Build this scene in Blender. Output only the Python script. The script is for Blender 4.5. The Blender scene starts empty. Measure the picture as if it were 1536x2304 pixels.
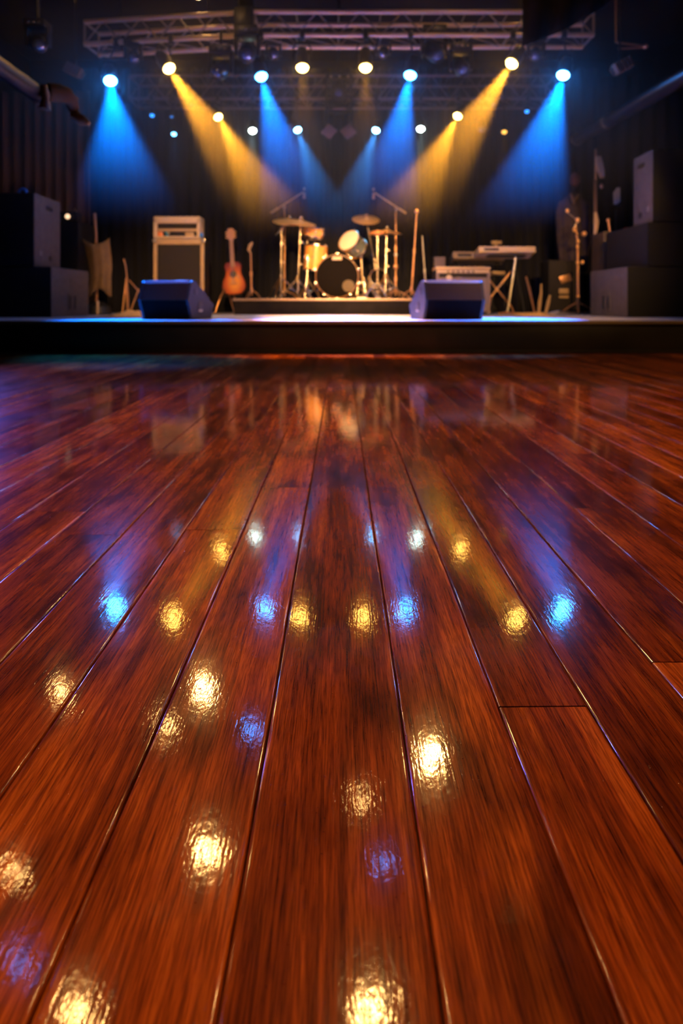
import bpy, bmesh, math, random
from mathutils import Vector, Matrix, noise

random.seed(7)
SC = bpy.context.scene
COL = SC.collection
F = 1400.0          # focal length in pixels of the 1536x2304 frame
HY = 685.0          # horizon row
CH = 0.377          # camera height
SZ = 0.25           # stage deck height
RZ = 0.45           # drum riser top height
PI = math.pi


def W(px, py, D):
    return Vector(((px - 768.0) * D / F, D, CH + (HY - py) * D / F))


def X(px, D):
    return (px - 768.0) * D / F


def Zh(py, D):
    return CH + (HY - py) * D / F


# ------------------------------------------------------------------ materials
def newmat(name):
    m = bpy.data.materials.new(name)
    m.use_nodes = True
    nt = m.node_tree
    b = nt.nodes['Principled BSDF']
    return m, nt, b


def mat(name, col, rough=0.5, metal=0.0, spec=0.5, bump=0.0, bscale=200.0, vary=0.0, vscale=8.0, coat=0.0):
    m, nt, b = newmat(name)
    b.inputs['Base Color'].default_value = (*col, 1)
    b.inputs['Roughness'].default_value = rough
    b.inputs['Metallic'].default_value = metal
    b.inputs['Specular IOR Level'].default_value = spec
    b.inputs['Coat Weight'].default_value = coat
    b.inputs['Coat Roughness'].default_value = 0.08
    tc = nt.nodes.new('ShaderNodeTexCoord')
    if vary > 0:
        n = nt.nodes.new('ShaderNodeTexNoise')
        n.inputs['Scale'].default_value = vscale
        n.inputs['Detail'].default_value = 5
        nt.links.new(tc.outputs['Object'], n.inputs['Vector'])
        r = nt.nodes.new('ShaderNodeValToRGB')
        r.color_ramp.elements[0].position = 0.3
        r.color_ramp.elements[1].position = 0.7
        r.color_ramp.elements[0].color = (*[c * (1 - vary) for c in col], 1)
        r.color_ramp.elements[1].color = (*[min(1, c * (1 + vary)) for c in col], 1)
        nt.links.new(n.outputs['Fac'], r.inputs['Fac'])
        nt.links.new(r.outputs['Color'], b.inputs['Base Color'])
    if bump > 0:
        n = nt.nodes.new('ShaderNodeTexNoise')
        n.inputs['Scale'].default_value = bscale
        n.inputs['Detail'].default_value = 3
        nt.links.new(tc.outputs['Object'], n.inputs['Vector'])
        bp = nt.nodes.new('ShaderNodeBump')
        bp.inputs['Strength'].default_value = bump
        bp.inputs['Distance'].default_value = 0.002
        nt.links.new(n.outputs['Fac'], bp.inputs['Height'])
        nt.links.new(bp.outputs['Normal'], b.inputs['Normal'])
    return m


def emat(name, col, strength):
    m, nt, b = newmat(name)
    b.inputs['Base Color'].default_value = (*col, 1)
    b.inputs['Emission Color'].default_value = (*col, 1)
    b.inputs['Emission Strength'].default_value = strength
    return m


M = {}
M['black'] = mat('black_paint', (0.012, 0.012, 0.014), 0.45, bump=0.2, bscale=300)
M['blackrough'] = mat('black_matte_wall', (0.010, 0.010, 0.012), 0.85, vary=0.4, vscale=2)
M['tolex'] = mat('black_textured_vinyl', (0.02, 0.016, 0.014), 0.65, spec=0.25, bump=0.5, bscale=500)
M['subwood'] = mat('textured_speaker_paint', (0.12, 0.092, 0.076), 0.65, spec=0.3, bump=0.4, bscale=260, vary=0.15, vscale=20)
M['darkgrille'] = mat('dark_grille_cloth', (0.022, 0.016, 0.011), 0.8, bump=0.5, bscale=700)
M['blackgrille'] = mat('black_speaker_grille', (0.006, 0.0055, 0.005), 0.7, spec=0.2, bump=0.4, bscale=500)
M['mauvegrille'] = mat('silver_grille_cloth', (0.20, 0.155, 0.15), 0.75, bump=0.4, bscale=700)
M['cream'] = mat('cream_vinyl', (0.62, 0.46, 0.26), 0.45, bump=0.3, bscale=400, vary=0.08)
M['tan'] = mat('tan_piping', (0.50, 0.33, 0.15), 0.45, vary=0.1)
M['chrome'] = mat('chrome', (0.88, 0.74, 0.58), 0.22, metal=1.0)
M['steel'] = mat('brushed_steel', (0.55, 0.53, 0.52), 0.32, metal=1.0)
M['brass'] = mat('bronze_cymbal', (0.90, 0.50, 0.17), 0.48, metal=0.55, bump=0.4, bscale=60)
M['alu'] = mat('aluminium_truss', (0.85, 0.63, 0.46), 0.45, metal=0.45)
M['shell'] = mat('amber_drum_lacquer', (0.85, 0.38, 0.07), 0.25, coat=0.5, vary=0.12, vscale=14)
M['drumhead'] = mat('coated_drum_head', (0.85, 0.70, 0.46), 0.5, bump=0.2, bscale=300)
M['bhead'] = mat('black_drum_head', (0.007, 0.005, 0.004), 0.85, spec=0.08)
M['greyshell'] = mat('grey_green_shell', (0.10, 0.12, 0.10), 0.3, coat=0.4)
M['badge'] = mat('pale_badge', (0.55, 0.42, 0.28), 0.4)
M['hoopwood'] = mat('brown_hoop_lacquer', (0.22, 0.10, 0.04), 0.35)
M['disc'] = mat('pale_gold_sticker', (0.11, 0.08, 0.045), 0.6, spec=0.2)
M['disc_dark'] = mat('dark_sticker_ink', (0.05, 0.04, 0.03), 0.5)
M['red'] = mat('orange_red_plastic', (0.8, 0.12, 0.05), 0.4)
M['orange'] = mat('orange_knob', (0.85, 0.25, 0.06), 0.4)
M['teal'] = mat('blue_green_knob', (0.05, 0.35, 0.45), 0.4)
M['bluep'] = mat('blue_plastic', (0.05, 0.25, 0.75), 0.4)
M['stage'] = mat('pale_grey_stage_vinyl', (0.50, 0.47, 0.50), 0.42, bump=0.15, bscale=80, vary=0.15, vscale=6)
M['fascia'] = mat('stage_black_fascia', (0.012, 0.010, 0.009), 0.5, vary=0.3, vscale=5)
M['edge'] = mat('stage_edge_trim', (0.16, 0.11, 0.07), 0.5)
M['riserskirt'] = mat('riser_dark_skirt', (0.013, 0.0105, 0.0125), 0.9, spec=0.15, vary=0.25, vscale=6)
M['riseredge'] = mat('riser_edge_aluminium', (0.40, 0.27, 0.20), 0.4, metal=0.5)
M['carpet'] = mat('riser_carpet', (0.035, 0.025, 0.02), 0.95, bump=0.6, bscale=400)
M['olive'] = mat('olive_brown_cloth', (0.17, 0.10, 0.04), 0.85, vary=0.18, vscale=10, bump=0.3, bscale=300)
M['yellowcloth'] = mat('amber_yellow_cloth', (0.72, 0.40, 0.09), 0.8, vary=0.12, vscale=18)
M['white'] = mat('off_white_panel', (0.70, 0.60, 0.52), 0.6)
M['beige'] = mat('beige_fabric', (0.55, 0.38, 0.22), 0.8, vary=0.1)
M['coat'] = mat('dark_plum_cloth', (0.05, 0.034, 0.04), 0.9, vary=0.25, vscale=12)
M['felt'] = mat('dull_red_felt', (0.13, 0.05, 0.045), 0.95)
M['copperish'] = mat('copper_stand_metal', (0.62, 0.33, 0.17), 0.35, metal=0.8)
M['rubber'] = mat('black_rubber', (0.015, 0.015, 0.015), 0.7)
M['neck'] = mat('guitar_neck_wood', (0.42, 0.22, 0.09), 0.4, coat=0.3)
M['headst'] = mat('headstock_wood', (0.55, 0.26, 0.11), 0.4, coat=0.3)
M['gdark'] = mat('rosewood', (0.05, 0.03, 0.02), 0.4)
M['duct'] = mat('painted_duct_metal', (0.010, 0.010, 0.016), 0.38, spec=0.35)
M['beigedark'] = mat('brown_fabric', (0.16, 0.09, 0.055), 0.85)
M['mauvetan'] = mat('grey_tan_body', (0.36, 0.25, 0.17), 0.5)
M['pipetan'] = mat('tan_pipe_wrap', (0.10, 0.055, 0.025), 0.85, spec=0.2)
M['fin'] = mat('brown_fin_metal', (0.09, 0.05, 0.03), 0.6)
M['brace'] = mat('dimmed_brace_aluminium', (0.34, 0.29, 0.27), 0.5, metal=0.6)  # same metal as the chords, darkened so the braces look dimly lit
M['rearalu'] = mat('dimmed_truss_metal', (0.16, 0.13, 0.13), 0.5, metal=0.5)  # truss metal darkened to stand in for the dimmer light at the back
M['casebrown'] = mat('dark_brown_case', (0.06, 0.035, 0.02), 0.6)
M['blackswag'] = mat('dark_brown_swag', (0.010, 0.006, 0.005), 0.95, spec=0.1)
M['ductfit'] = mat('galvanised_fitting', (0.22, 0.17, 0.13), 0.45, metal=0.6)
M['keys'] = mat('keyboard_body_cream', (0.70, 0.50, 0.28), 0.4)
M['keysw'] = mat('piano_key_white', (0.80, 0.74, 0.62), 0.3)
M['keysb'] = mat('piano_key_black', (0.02, 0.02, 0.02), 0.3)
M['fixblack'] = mat('fixture_black_metal', (0.018, 0.018, 0.022), 0.35, metal=0.3)
M['glassdark'] = mat('dark_lens_glass', (0.05, 0.08, 0.16), 0.05, spec=1.0)
M['panelmauve'] = mat('mauve_metal_flap', (0.26, 0.17, 0.16), 0.5)


def curtain_mat(name, col):
    m, nt, b = newmat(name)
    b.inputs['Roughness'].default_value = 0.9
    b.inputs['Sheen Weight'].default_value = 0.05
    b.inputs['Specular IOR Level'].default_value = 0.2
    tc = nt.nodes.new('ShaderNodeTexCoord')
    mp = nt.nodes.new('ShaderNodeMapping')
    mp.inputs['Scale'].default_value = (30, 30, 1.2)
    n = nt.nodes.new('ShaderNodeTexNoise')
    n.inputs['Scale'].default_value = 1.0
    r = nt.nodes.new('ShaderNodeValToRGB')
    r.color_ramp.elements[0].color = (*[c * 0.65 for c in col], 1)
    r.color_ramp.elements[1].color = (*[c * 1.3 for c in col], 1)
    nt.links.new(tc.outputs['Object'], mp.inputs['Vector'])
    nt.links.new(mp.outputs['Vector'], n.inputs['Vector'])
    nt.links.new(n.outputs['Fac'], r.inputs['Fac'])
    nt.links.new(r.outputs['Color'], b.inputs['Base Color'])
    return m


M['navy'] = curtain_mat('navy_black_velour', (0.015, 0.0145, 0.022))
M['brownvel'] = curtain_mat('brown_velour', (0.13, 0.07, 0.045))
M['blackvel'] = curtain_mat('black_velour', (0.012, 0.011, 0.012))


def burst_mat():
    m, nt, b = newmat('sunburst_lacquer')
    b.inputs['Roughness'].default_value = 0.25
    b.inputs['Coat Weight'].default_value = 0.5
    tc = nt.nodes.new('ShaderNodeTexCoord')
    mp = nt.nodes.new('ShaderNodeMapping')
    mp.inputs['Location'].default_value = (0, 0, -0.19)
    mp.inputs['Scale'].default_value = (5.4, 0.01, 3.6)
    g = nt.nodes.new('ShaderNodeVectorMath'); g.operation = 'LENGTH'
    r = nt.nodes.new('ShaderNodeValToRGB')
    e = r.color_ramp.elements
    e[0].position = 0.25; e[0].color = (0.90, 0.36, 0.05, 1)
    e[1].position = 0.95; e[1].color = (0.20, 0.022, 0.006, 1)
    k = e.new(0.6); k.color = (0.62, 0.12, 0.015, 1)
    mp.inputs['Location'].default_value = (0, 0, -0.62)
    nt.links.new(tc.outputs['Object'], mp.inputs['Vector'])
    nt.links.new(mp.outputs['Vector'], g.inputs[0])
    nt.links.new(g.outputs['Value'], r.inputs['Fac'])
    nt.links.new(r.outputs['Color'], b.inputs['Base Color'])
    return m


M['burst'] = burst_mat()


# ------------------------------------------------------------------ mesh builder
class MB:
    def __init__(s):
        s.v = []; s.f = []

    def add(s, vs, fs):
        o = len(s.v)
        s.v += [Vector(v) for v in vs]
        s.f += [[i + o for i in f] for f in fs]
        return s

    def box(s, c, size, bev=0.0, R=None, seg=2):
        bm = bmesh.new()
        bmesh.ops.create_cube(bm, size=1.0)
        for v in bm.verts:
            v.co = Vector((v.co.x * size[0], v.co.y * size[1], v.co.z * size[2]))
        if bev > 0:
            bmesh.ops.bevel(bm, geom=list(bm.edges), offset=bev, segments=seg, profile=0.6, affect='EDGES')
        bm.verts.index_update()
        c = Vector(c)
        vs = [((R @ v.co) if R else v.co) + c for v in bm.verts]
        fs = [[v.index for v in f.verts] for f in bm.faces]
        bm.free()
        return s.add(vs, fs)

    def rod(s, p, q, r, r2=None, n=12):
        p = Vector(p); q = Vector(q)
        r2 = r if r2 is None else r2
        d = (q - p)
        if d.length < 1e-6:
            return s
        d.normalize()
        a = d.orthogonal().normalized(); b = d.cross(a)
        vs = []; fs = []
        for (c, rr) in ((p, r), (q, r2)):
            for i in range(n):
                t = 2 * PI * i / n
                vs.append(c + (a * math.cos(t) + b * math.sin(t)) * rr)
        for i in range(n):
            j = (i + 1) % n
            fs.append([i, j, n + j, n + i])
        fs.append(list(range(n))[::-1]); fs.append([n + i for i in range(n)])
        return s.add(vs, fs)

    def tube(s, pts, r, n=10):
        pts = [Vector(p) for p in pts]
        rs = r if isinstance(r, (list, tuple)) else [r] * len(pts)
        vs = []; fs = []
        up = None
        for k, p in enumerate(pts):
            d = (pts[min(k + 1, len(pts) - 1)] - pts[max(k - 1, 0)]).normalized()
            if up is None:
                up = d.orthogonal().normalized()
            a = (up - d * up.dot(d)).normalized(); up = a
            b = d.cross(a)
            for i in range(n):
                t = 2 * PI * i / n
                vs.append(p + (a * math.cos(t) + b * math.sin(t)) * rs[k])
        for k in range(len(pts) - 1):
            for i in range(n):
                j = (i + 1) % n
                fs.append([k * n + i, k * n + j, (k + 1) * n + j, (k + 1) * n + i])
        fs.append(list(range(n))[::-1]); fs.append([(len(pts) - 1) * n + i for i in range(n)])
        return s.add(vs, fs)

    def lathe(s, prof, MX=None, n=28):
        """prof: list of (r, z); revolved around local z, then transformed by MX"""
        vs = []; fs = []
        for (r, z) in prof:
            for i in range(n):
                t = 2 * PI * i / n
                v = Vector((max(r, 1e-5) * math.cos(t), max(r, 1e-5) * math.sin(t), z))
                vs.append(MX @ v if MX else v)
        for k in range(len(prof) - 1):
            for i in range(n):
                j = (i + 1) % n
                fs.append([k * n + i, k * n + j, (k + 1) * n + j, (k + 1) * n + i])
        if prof[0][0] > 1e-4:
            fs.append(list(range(n))[::-1])
        if prof[-1][0] > 1e-4:
            fs.append([(len(prof) - 1) * n + i for i in range(n)])
        return s.add(vs, fs)

    def prism(s, poly, MX, t):
        """poly: 2-D (a, b) outline in local x,z; extruded along local y by t; transformed by MX"""
        n = len(poly)
        vs = [MX @ Vector((a, 0, b)) for a, b in poly] + [MX @ Vector((a, t, b)) for a, b in poly]
        fs = [[i, (i + 1) % n, n + (i + 1) % n, n + i] for i in range(n)]
        fs += [list(range(n))[::-1], [n + i for i in range(n)]]
        return s.add(vs, fs)

    def ball(s, c, r, sx=1, sy=1, sz=1, n=16):
        MX = Matrix.Translation(Vector(c)) @ Matrix.Diagonal((sx, sy, sz, 1))
        pr = [(r * math.sin(PI * k / 10), -r * math.cos(PI * k / 10)) for k in range(11)]
        return s.lathe(pr, MX, n)

    def build(s, name, m, parent=None, origin=None, sharp=0.6):
        me = bpy.data.meshes.new(name)
        o = bpy.data.objects.new(name, me)
        off = Vector((0, 0, 0))
        if parent is not None:
            off = Vector(parent.get('_o', (0, 0, 0)))
        elif origin is not None:
            off = Vector(origin)
        me.from_pydata([tuple(v - off) for v in s.v], [], s.f)
        me.update()
        bm = bmesh.new(); bm.from_mesh(me)
        bmesh.ops.recalc_face_normals(bm, faces=bm.faces)
        bm.to_mesh(me); bm.free()
        me.materials.append(m)
        me.shade_smooth()
        me.set_sharp_from_angle(angle=sharp)
        COL.objects.link(o)
        if parent is not None:
            o.parent = parent
            o['_o'] = tuple(off)
        else:
            o.location = off
            o['_o'] = tuple(off)
        return o


def thing(name, label, cat, loc, group=None):
    o = bpy.data.objects.new(name, None)
    o.empty_display_size = 0.05
    COL.objects.link(o)
    o.location = Vector(loc)
    o['_o'] = tuple(Vector(loc))
    o['label'] = label; o['category'] = cat
    if group:
        o['group'] = group
    return o


def tag(o, label, cat, group=None, kind=None):
    o['label'] = label; o['category'] = cat
    if group: o['group'] = group
    if kind: o['kind'] = kind
    return o


def struct(o, label=None):
    o['kind'] = 'structure'
    if label: o['label'] = label
    return o


def lab(o, label):
    o['label'] = label
    return o


def aim(c, d):
    """matrix at c whose local -z looks along d"""
    d = Vector(d).normalized()
    return Matrix.Translation(Vector(c)) @ d.to_track_quat('-Z', 'Y').to_matrix().to_4x4()


# ------------------------------------------------------------------ floor
def floor_material():
    m, nt, b = newmat('varnished_hardwood')
    N = nt.nodes; L = nt.links
    tc = N.new('ShaderNodeTexCoord')
    at = N.new('ShaderNodeAttribute'); at.attribute_name = 'board'
    sep = N.new('ShaderNodeSeparateColor')
    L.new(at.outputs['Color'], sep.inputs['Color'])
    # shift the texture space per board
    off = N.new('ShaderNodeVectorMath'); off.operation = 'MULTIPLY_ADD'
    L.new(at.outputs['Color'], off.inputs[0])
    off.inputs[1].default_value = (7.0, 13.0, 5.0)
    L.new(tc.outputs['Object'], off.inputs[2])

    def nz(scale, sc=(1, 1, 1), detail=4, rough=0.6, dist=0.0):
        mp = N.new('ShaderNodeMapping')
        mp.inputs['Scale'].default_value = sc
        L.new(off.outputs['Vector'], mp.inputs['Vector'])
        n = N.new('ShaderNodeTexNoise')
        n.inputs['Scale'].default_value = scale
        n.inputs['Detail'].default_value = detail
        n.inputs['Roughness'].default_value = rough
        n.inputs['Distortion'].default_value = dist
        L.new(mp.outputs['Vector'], n.inputs['Vector'])
        return n.outputs['Fac']

    def ramp(f, stops):
        r = N.new('ShaderNodeValToRGB')
        e = r.color_ramp.elements
        e[0].position = stops[0][0]; e[0].color = (*stops[0][1], 1)
        e[1].position = stops[-1][0]; e[1].color = (*stops[-1][1], 1)
        for p, c in stops[1:-1]:
            k = e.new(p); k.color = (*c, 1)
        L.new(f, r.inputs['Fac'])
        return r.outputs['Color']

    def mul(a, c, fac=1.0):
        x = N.new('ShaderNodeMix'); x.data_type = 'RGBA'; x.blend_type = 'MULTIPLY'
        x.inputs[0].default_value = fac
        L.new(a, x.inputs[6]); L.new(c, x.inputs[7])
        return x.outputs[2]

    grain = nz(1.0, (260, 8, 1), 5, 0.7, 0.8)
    fibre = nz(1.0, (850, 32, 1), 3, 0.65)
    streak = nz(1.0, (34, 1.6, 1), 4, 0.6, 1.2)
    blotch = nz(7.0, (1.6, 0.6, 1), 3, 0.6)
    base = ramp(streak, [(0.28, (0.13, 0.028, 0.006)), (0.5, (0.36, 0.072, 0.010)), (0.72, (0.60, 0.155, 0.019))])
    g = ramp(grain, [(0.34, (0.22, 0.15, 0.12)), (0.50, (0.80, 0.74, 0.7)), (0.66, (1.25, 1.3, 1.2))])
    fb = ramp(fibre, [(0.36, (0.35, 0.28, 0.25)), (0.55, (1.05, 1.05, 1.0))])
    bl = ramp(blotch, [(0.32, (0.22, 0.17, 0.14)), (0.52, (0.9, 0.87, 0.85)), (0.72, (1.15, 1.2, 1.1))])
    bd = ramp(sep.outputs['Red'], [(0.0, (0.42, 0.36, 0.34)), (0.5, (0.80, 0.74, 0.72)), (1.0, (1.25, 1.28, 1.15))])
    c = mul(mul(mul(mul(base, g, 0.80), fb, 0.8), bl, 0.9), bd)
    L.new(c, b.inputs['Base Color'])
    # roughness
    rn = nz(16.0, (1, 0.35, 1), 4, 0.6)
    mr = N.new('ShaderNodeMapRange')
    mr.inputs['From Min'].default_value = 0.3; mr.inputs['From Max'].default_value = 0.7
    mr.inputs['To Min'].default_value = 0.24; mr.inputs['To Max'].default_value = 0.36
    L.new(rn, mr.inputs['Value'])
    L.new(mr.outputs['Result'], b.inputs['Roughness'])
    b.inputs['IOR'].default_value = 1.5
    b.inputs['Specular IOR Level'].default_value = 0.015
    b.inputs['Coat Weight'].default_value = 1.0
    b.inputs['Coat Roughness'].default_value = 0.065
    b.inputs['Coat IOR'].default_value = 1.5
    # bumps: orange peel of the varnish, brush lines along the grain, dust nibs
    peel = nz(190.0, (1.0, 0.55, 1), 2, 0.5)
    peel2 = nz(480.0, (1.0, 0.5, 1), 2, 0.5)
    brush = nz(1.0, (520, 22, 1), 2, 0.5)
    wave = nz(26.0, (1, 0.6, 1), 2, 0.5)
    vo = N.new('ShaderNodeTexVoronoi'); vo.feature = 'F1'
    vo.inputs['Scale'].default_value = 210
    L.new(off.outputs['Vector'], vo.inputs['Vector'])
    nib = N.new('ShaderNodeMapRange')
    nib.inputs['From Min'].default_value = 0.0; nib.inputs['From Max'].default_value = 0.16
    nib.inputs['To Min'].default_value = 1.0; nib.inputs['To Max'].default_value = 0.0
    L.new(vo.outputs['Distance'], nib.inputs['Value'])
    vs = N.new('ShaderNodeSeparateColor'); L.new(vo.outputs['Color'], vs.inputs['Color'])
    gt = N.new('ShaderNodeMath'); gt.operation = 'GREATER_THAN'; gt.inputs[1].default_value = 0.6
    L.new(vs.outputs['Red'], gt.inputs[0])
    nm = N.new('ShaderNodeMath'); nm.operation = 'MULTIPLY'
    L.new(nib.outputs['Result'], nm.inputs[0]); L.new(gt.outputs['Value'], nm.inputs[1])

    prev = None
    for src, st, di in ((wave, 1.0, 0.00018), (peel, 1.0, 0.000045), (peel2, 1.0, 0.00003), (brush, 1.0, 0.00003), (nm.outputs['Value'], 1.0, 0.0005)):
        bp = N.new('ShaderNodeBump')
        bp.inputs['Strength'].default_value = st
        bp.inputs['Distance'].default_value = di
        L.new(src, bp.inputs['Height'])
        if prev: L.new(prev, bp.inputs['Normal'])
        prev = bp.outputs['Normal']
    L.new(prev, b.inputs['Normal'])
    L.new(prev, b.inputs['Coat Normal'])
    return m


def build_floor():
    K = 0.4344 / 1400
    bs = [(-73 - 768) * K, (238 - 768) * K, (558 - 768) * K, (943 - 768) * K, (1243 - 768) * K, (1513 - 768) * K]
    rnd = random.Random(3)
    while bs[-1] < 5.0: bs.append(bs[-1] + rnd.uniform(0.088, 0.118))
    while bs[0] > -5.0: bs.insert(0, bs[0] - rnd.uniform(0.088, 0.118))
    verts = []; faces = []; cols = []
    Y0, Y1 = -1.2, 4.79

    def wob(i, y):
        return 0.0011 * noise.noise(Vector((i * 7.3, y * 3.0, 0))) + 0.0004 * noise.noise(Vector((i * 3.1, y * 22.0, 4)))

    for i in range(len(bs) - 1):
        near = abs(bs[i]) < 1.3
        y = Y0 - rnd.uniform(0, 1.4)
        while y < Y1:
            L = rnd.uniform(1.5, 3.4)
            ya, yb = max(y, Y0), min(y + L, Y1)
            y += L
            if yb - ya < 0.01: continue
            if abs((bs[i] + bs[i + 1]) / 2) < 0.6 and 0.2 < ya < 1.1:
                pass
            n = max(2, int((yb - ya) / (0.03 if near else 0.25)))
            tilt = rnd.uniform(-0.0009, 0.0009); dz = rnd.uniform(-0.0006, 0.0)
            col = (rnd.random(), rnd.random(), rnd.random(), 1)
            if near: gap = rnd.uniform(0.0003, 0.0008)
            else: gap = 0.0008
            bw = 0.0012
            o = len(verts)
            for k in range(n + 1):
                t = k / n
                yy = ya + 0.0006 + (yb - ya - 0.0012) * t
                xl = bs[i] + wob(i, yy) + gap; xr = bs[i + 1] + wob(i + 1, yy) - gap
                prof = [(xl, -0.012), (xl, -0.0016), (xl + bw * 0.35, -0.0005), (xl + bw, 0), (xl + bw * 2.2, 0), (xr - bw * 2.2, 0), (xr - bw, 0), (xr - bw * 0.35, -0.0005), (xr, -0.0016), (xr, -0.012)]
                for (px, pz) in prof:
                    u = (px - xl) / (xr - xl) - 0.5
                    verts.append((px, yy, pz + dz + tilt * u))
            for k in range(n):
                for j in range(9):
                    a = o + k * 10 + j
                    faces.append((a, a + 1, a + 11, a + 10)); cols.append(col)
            faces.append(tuple(o + j for j in range(10))); cols.append(col)
            faces.append(tuple(o + n * 10 + j for j in range(10))); cols.append(col)
    # dark filler bed under the boards
    o = len(verts)
    verts += [(-5.1, Y0, -0.011), (5.1, Y0, -0.011), (5.1, Y1 + 0.02, -0.011), (-5.1, Y1 + 0.02, -0.011)]
    verts += [(-5.1, Y0, -0.06), (5.1, Y0, -0.06), (5.1, Y1 + 0.02, -0.06), (-5.1, Y1 + 0.02, -0.06)]
    for f in ((0, 1, 2, 3), (4, 5, 6, 7), (0, 1, 5, 4), (1, 2, 6, 5), (2, 3, 7, 6), (3, 0, 4, 7)):
        faces.append(tuple(o + j for j in f)); cols.append((0, 0, 0, 1))
    nb = 6
    me = bpy.data.meshes.new('floor')
    me.from_pydata(verts, [], faces)
    me.update()
    ca = me.color_attributes.new('board', 'FLOAT_COLOR', 'CORNER')
    flat = []
    for p, c in zip(me.polygons, cols):
        flat += list(c) * p.loop_total
    ca.data.foreach_set('color', flat)
    bm = bmesh.new(); bm.from_mesh(me)
    bmesh.ops.recalc_face_normals(bm, faces=bm.faces)
    bm.to_mesh(me); bm.free()
    me.materials.append(floor_material())
    me.materials.append(M['rubber'])
    npoly = len(me.polygons)
    for k in range(npoly - nb, npoly):
        me.polygons[k].material_index = 1
    me.shade_smooth(); me.set_sharp_from_angle(angle=0.9)
    ob = bpy.data.objects.new('floor', me)
    COL.objects.link(ob)
    struct(ob, 'glossy varnished red-brown hardwood plank floor in front of the stage')


build_floor()

# ------------------------------------------------------------------ room shell
CZ = 4.3
struct(MB().box((-5.06, 4.4, CZ / 2), (0.1, 11.2, CZ)).build('wall_left', M['blackrough']))
struct(MB().box((5.06, 4.4, CZ / 2), (0.1, 11.2, CZ)).build('wall_right', M['blackrough']))
struct(MB().box((0, 10.05, CZ / 2), (10.2, 0.1, CZ)).build('wall_back', M['blackrough']))
struct(MB().box((0, 4.4, CZ + 0.05), (10.2, 11.4, 0.1)).build('ceiling', M['blackrough']))

# ------------------------------------------------------------------ stage
st = thing('stage_platform', 'low black-fronted stage with a pale grey deck across the hall', 'stage', (0, 4.8, 0))
MB().box((0, 7.4, SZ - 0.012), (10.0, 5.18, 0.024), 0.003).build('deck', M['stage'], st)
MB().box((0, 4.83, (SZ - 0.026) / 2), (10.0, 0.05, SZ - 0.026), 0.002).build('front_panel', M['fascia'], st)
MB().box((0, 4.797, SZ - 0.011), (10.0, 0.014, 0.026), 0.003).build('edge_strip', M['edge'], st)
MB().box((0, 4.80, 0.012), (10.0, 0.012, 0.022), 0.003).build('kick_strip', M['fascia'], st)

rs = thing('drum_riser', 'low dark carpeted riser with a metal edge under the drum kit', 'riser', (X(732, 7.7), 7.7, SZ))
xa, xb = X(524, 7.7), X(940, 7.7)
MB().box(((xa + xb) / 2, 8.55, (SZ + RZ - 0.03) / 2 + 0.0), (xb - xa - 0.02, 1.68, RZ - SZ - 0.03), 0.004).build('skirt', M['riserskirt'], rs)
MB().box(((xa + xb) / 2, 8.55, RZ - 0.012), (xb - xa - 0.03, 1.66, 0.022), 0.003).build('carpet_top', M['carpet'], rs)
MB().box(((xa + xb) / 2, 7.695, RZ - 0.014), (xb - xa, 0.02, 0.026), 0.004).box((xa, 8.55, RZ - 0.014), (0.02, 1.69, 0.026), 0.004).box((xb, 8.55, RZ - 0.014), (0.02, 1.69, 0.026), 0.004).build('edge_strip', M['riseredge'], rs)


# ------------------------------------------------------------------ curtains
def curtain(name, x0, x1, y, z0, z1, m, label, folds=0.16, amp=0.07, seed=0, y1=None, group=None):
    rnd = random.Random(seed)
    n = int(abs(x1 - x0) / 0.02) + 2 if y1 is None else int(max(abs(x1 - x0), abs(y1 - y)) / 0.02) + 2
    k = 14
    vs = []; fs = []
    ph = rnd.uniform(0, 6)
    p0 = Vector((x0, y, 0)); p1 = Vector((x1, y if y1 is None else y1, 0))
    d = (p1 - p0); Ltot = d.length; d.normalize(); nn = Vector((-d.y, d.x, 0))
    for j in range(k + 1):
        z = z0 + (z1 - z0) * j / k
        for i in range(n + 1):
            s = Ltot * i / n
            w = math.sin(2 * PI * s / folds + ph + 1.7 * noise.noise(Vector((s * 1.4, seed, z * 0.25))))
            w = math.copysign(abs(w) ** 0.7, w)
            a = amp * (0.65 + 0.6 * noise.noise(Vector((s * 2.3, seed + 5, 0.3 * z))))
            vs.append(p0 + d * s + nn * (a * w) + Vector((0, 0, z)))
    for j in range(k):
        for i in range(n):
            a = j * (n + 1) + i
            fs.append([a, a + 1, a + n + 2, a + n + 1])
    o = MB().add(vs, fs).build(name, m, None, origin=(x0, y, z0), sharp=3.0)
    sm = o.modifiers.new('cloth_thickness', 'SOLIDIFY'); sm.thickness = 0.004
    tag(o, label, 'curtain', group)
    return o


curtain('stage_curtain', X(170, 9.55), X(1350, 9.55), 9.55, SZ + 0.01, 4.0, M['navy'], 'wide pleated dark navy backdrop curtain behind the drum kit', folds=0.17, seed=1)
curtain('side_curtain', X(-60, 8.7), X(205, 8.7), 8.7, SZ + 0.01, 3.35, M['brownvel'], 'brown pleated side curtain behind the left speaker stack', folds=0.15, seed=2)
curtain('side_curtain', X(1352, 8.8), X(1600, 8.8), 8.8, SZ + 0.01, 3.6, M['blackvel'], 'black side curtain behind the right speaker stack', folds=0.2, seed=4)


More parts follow.
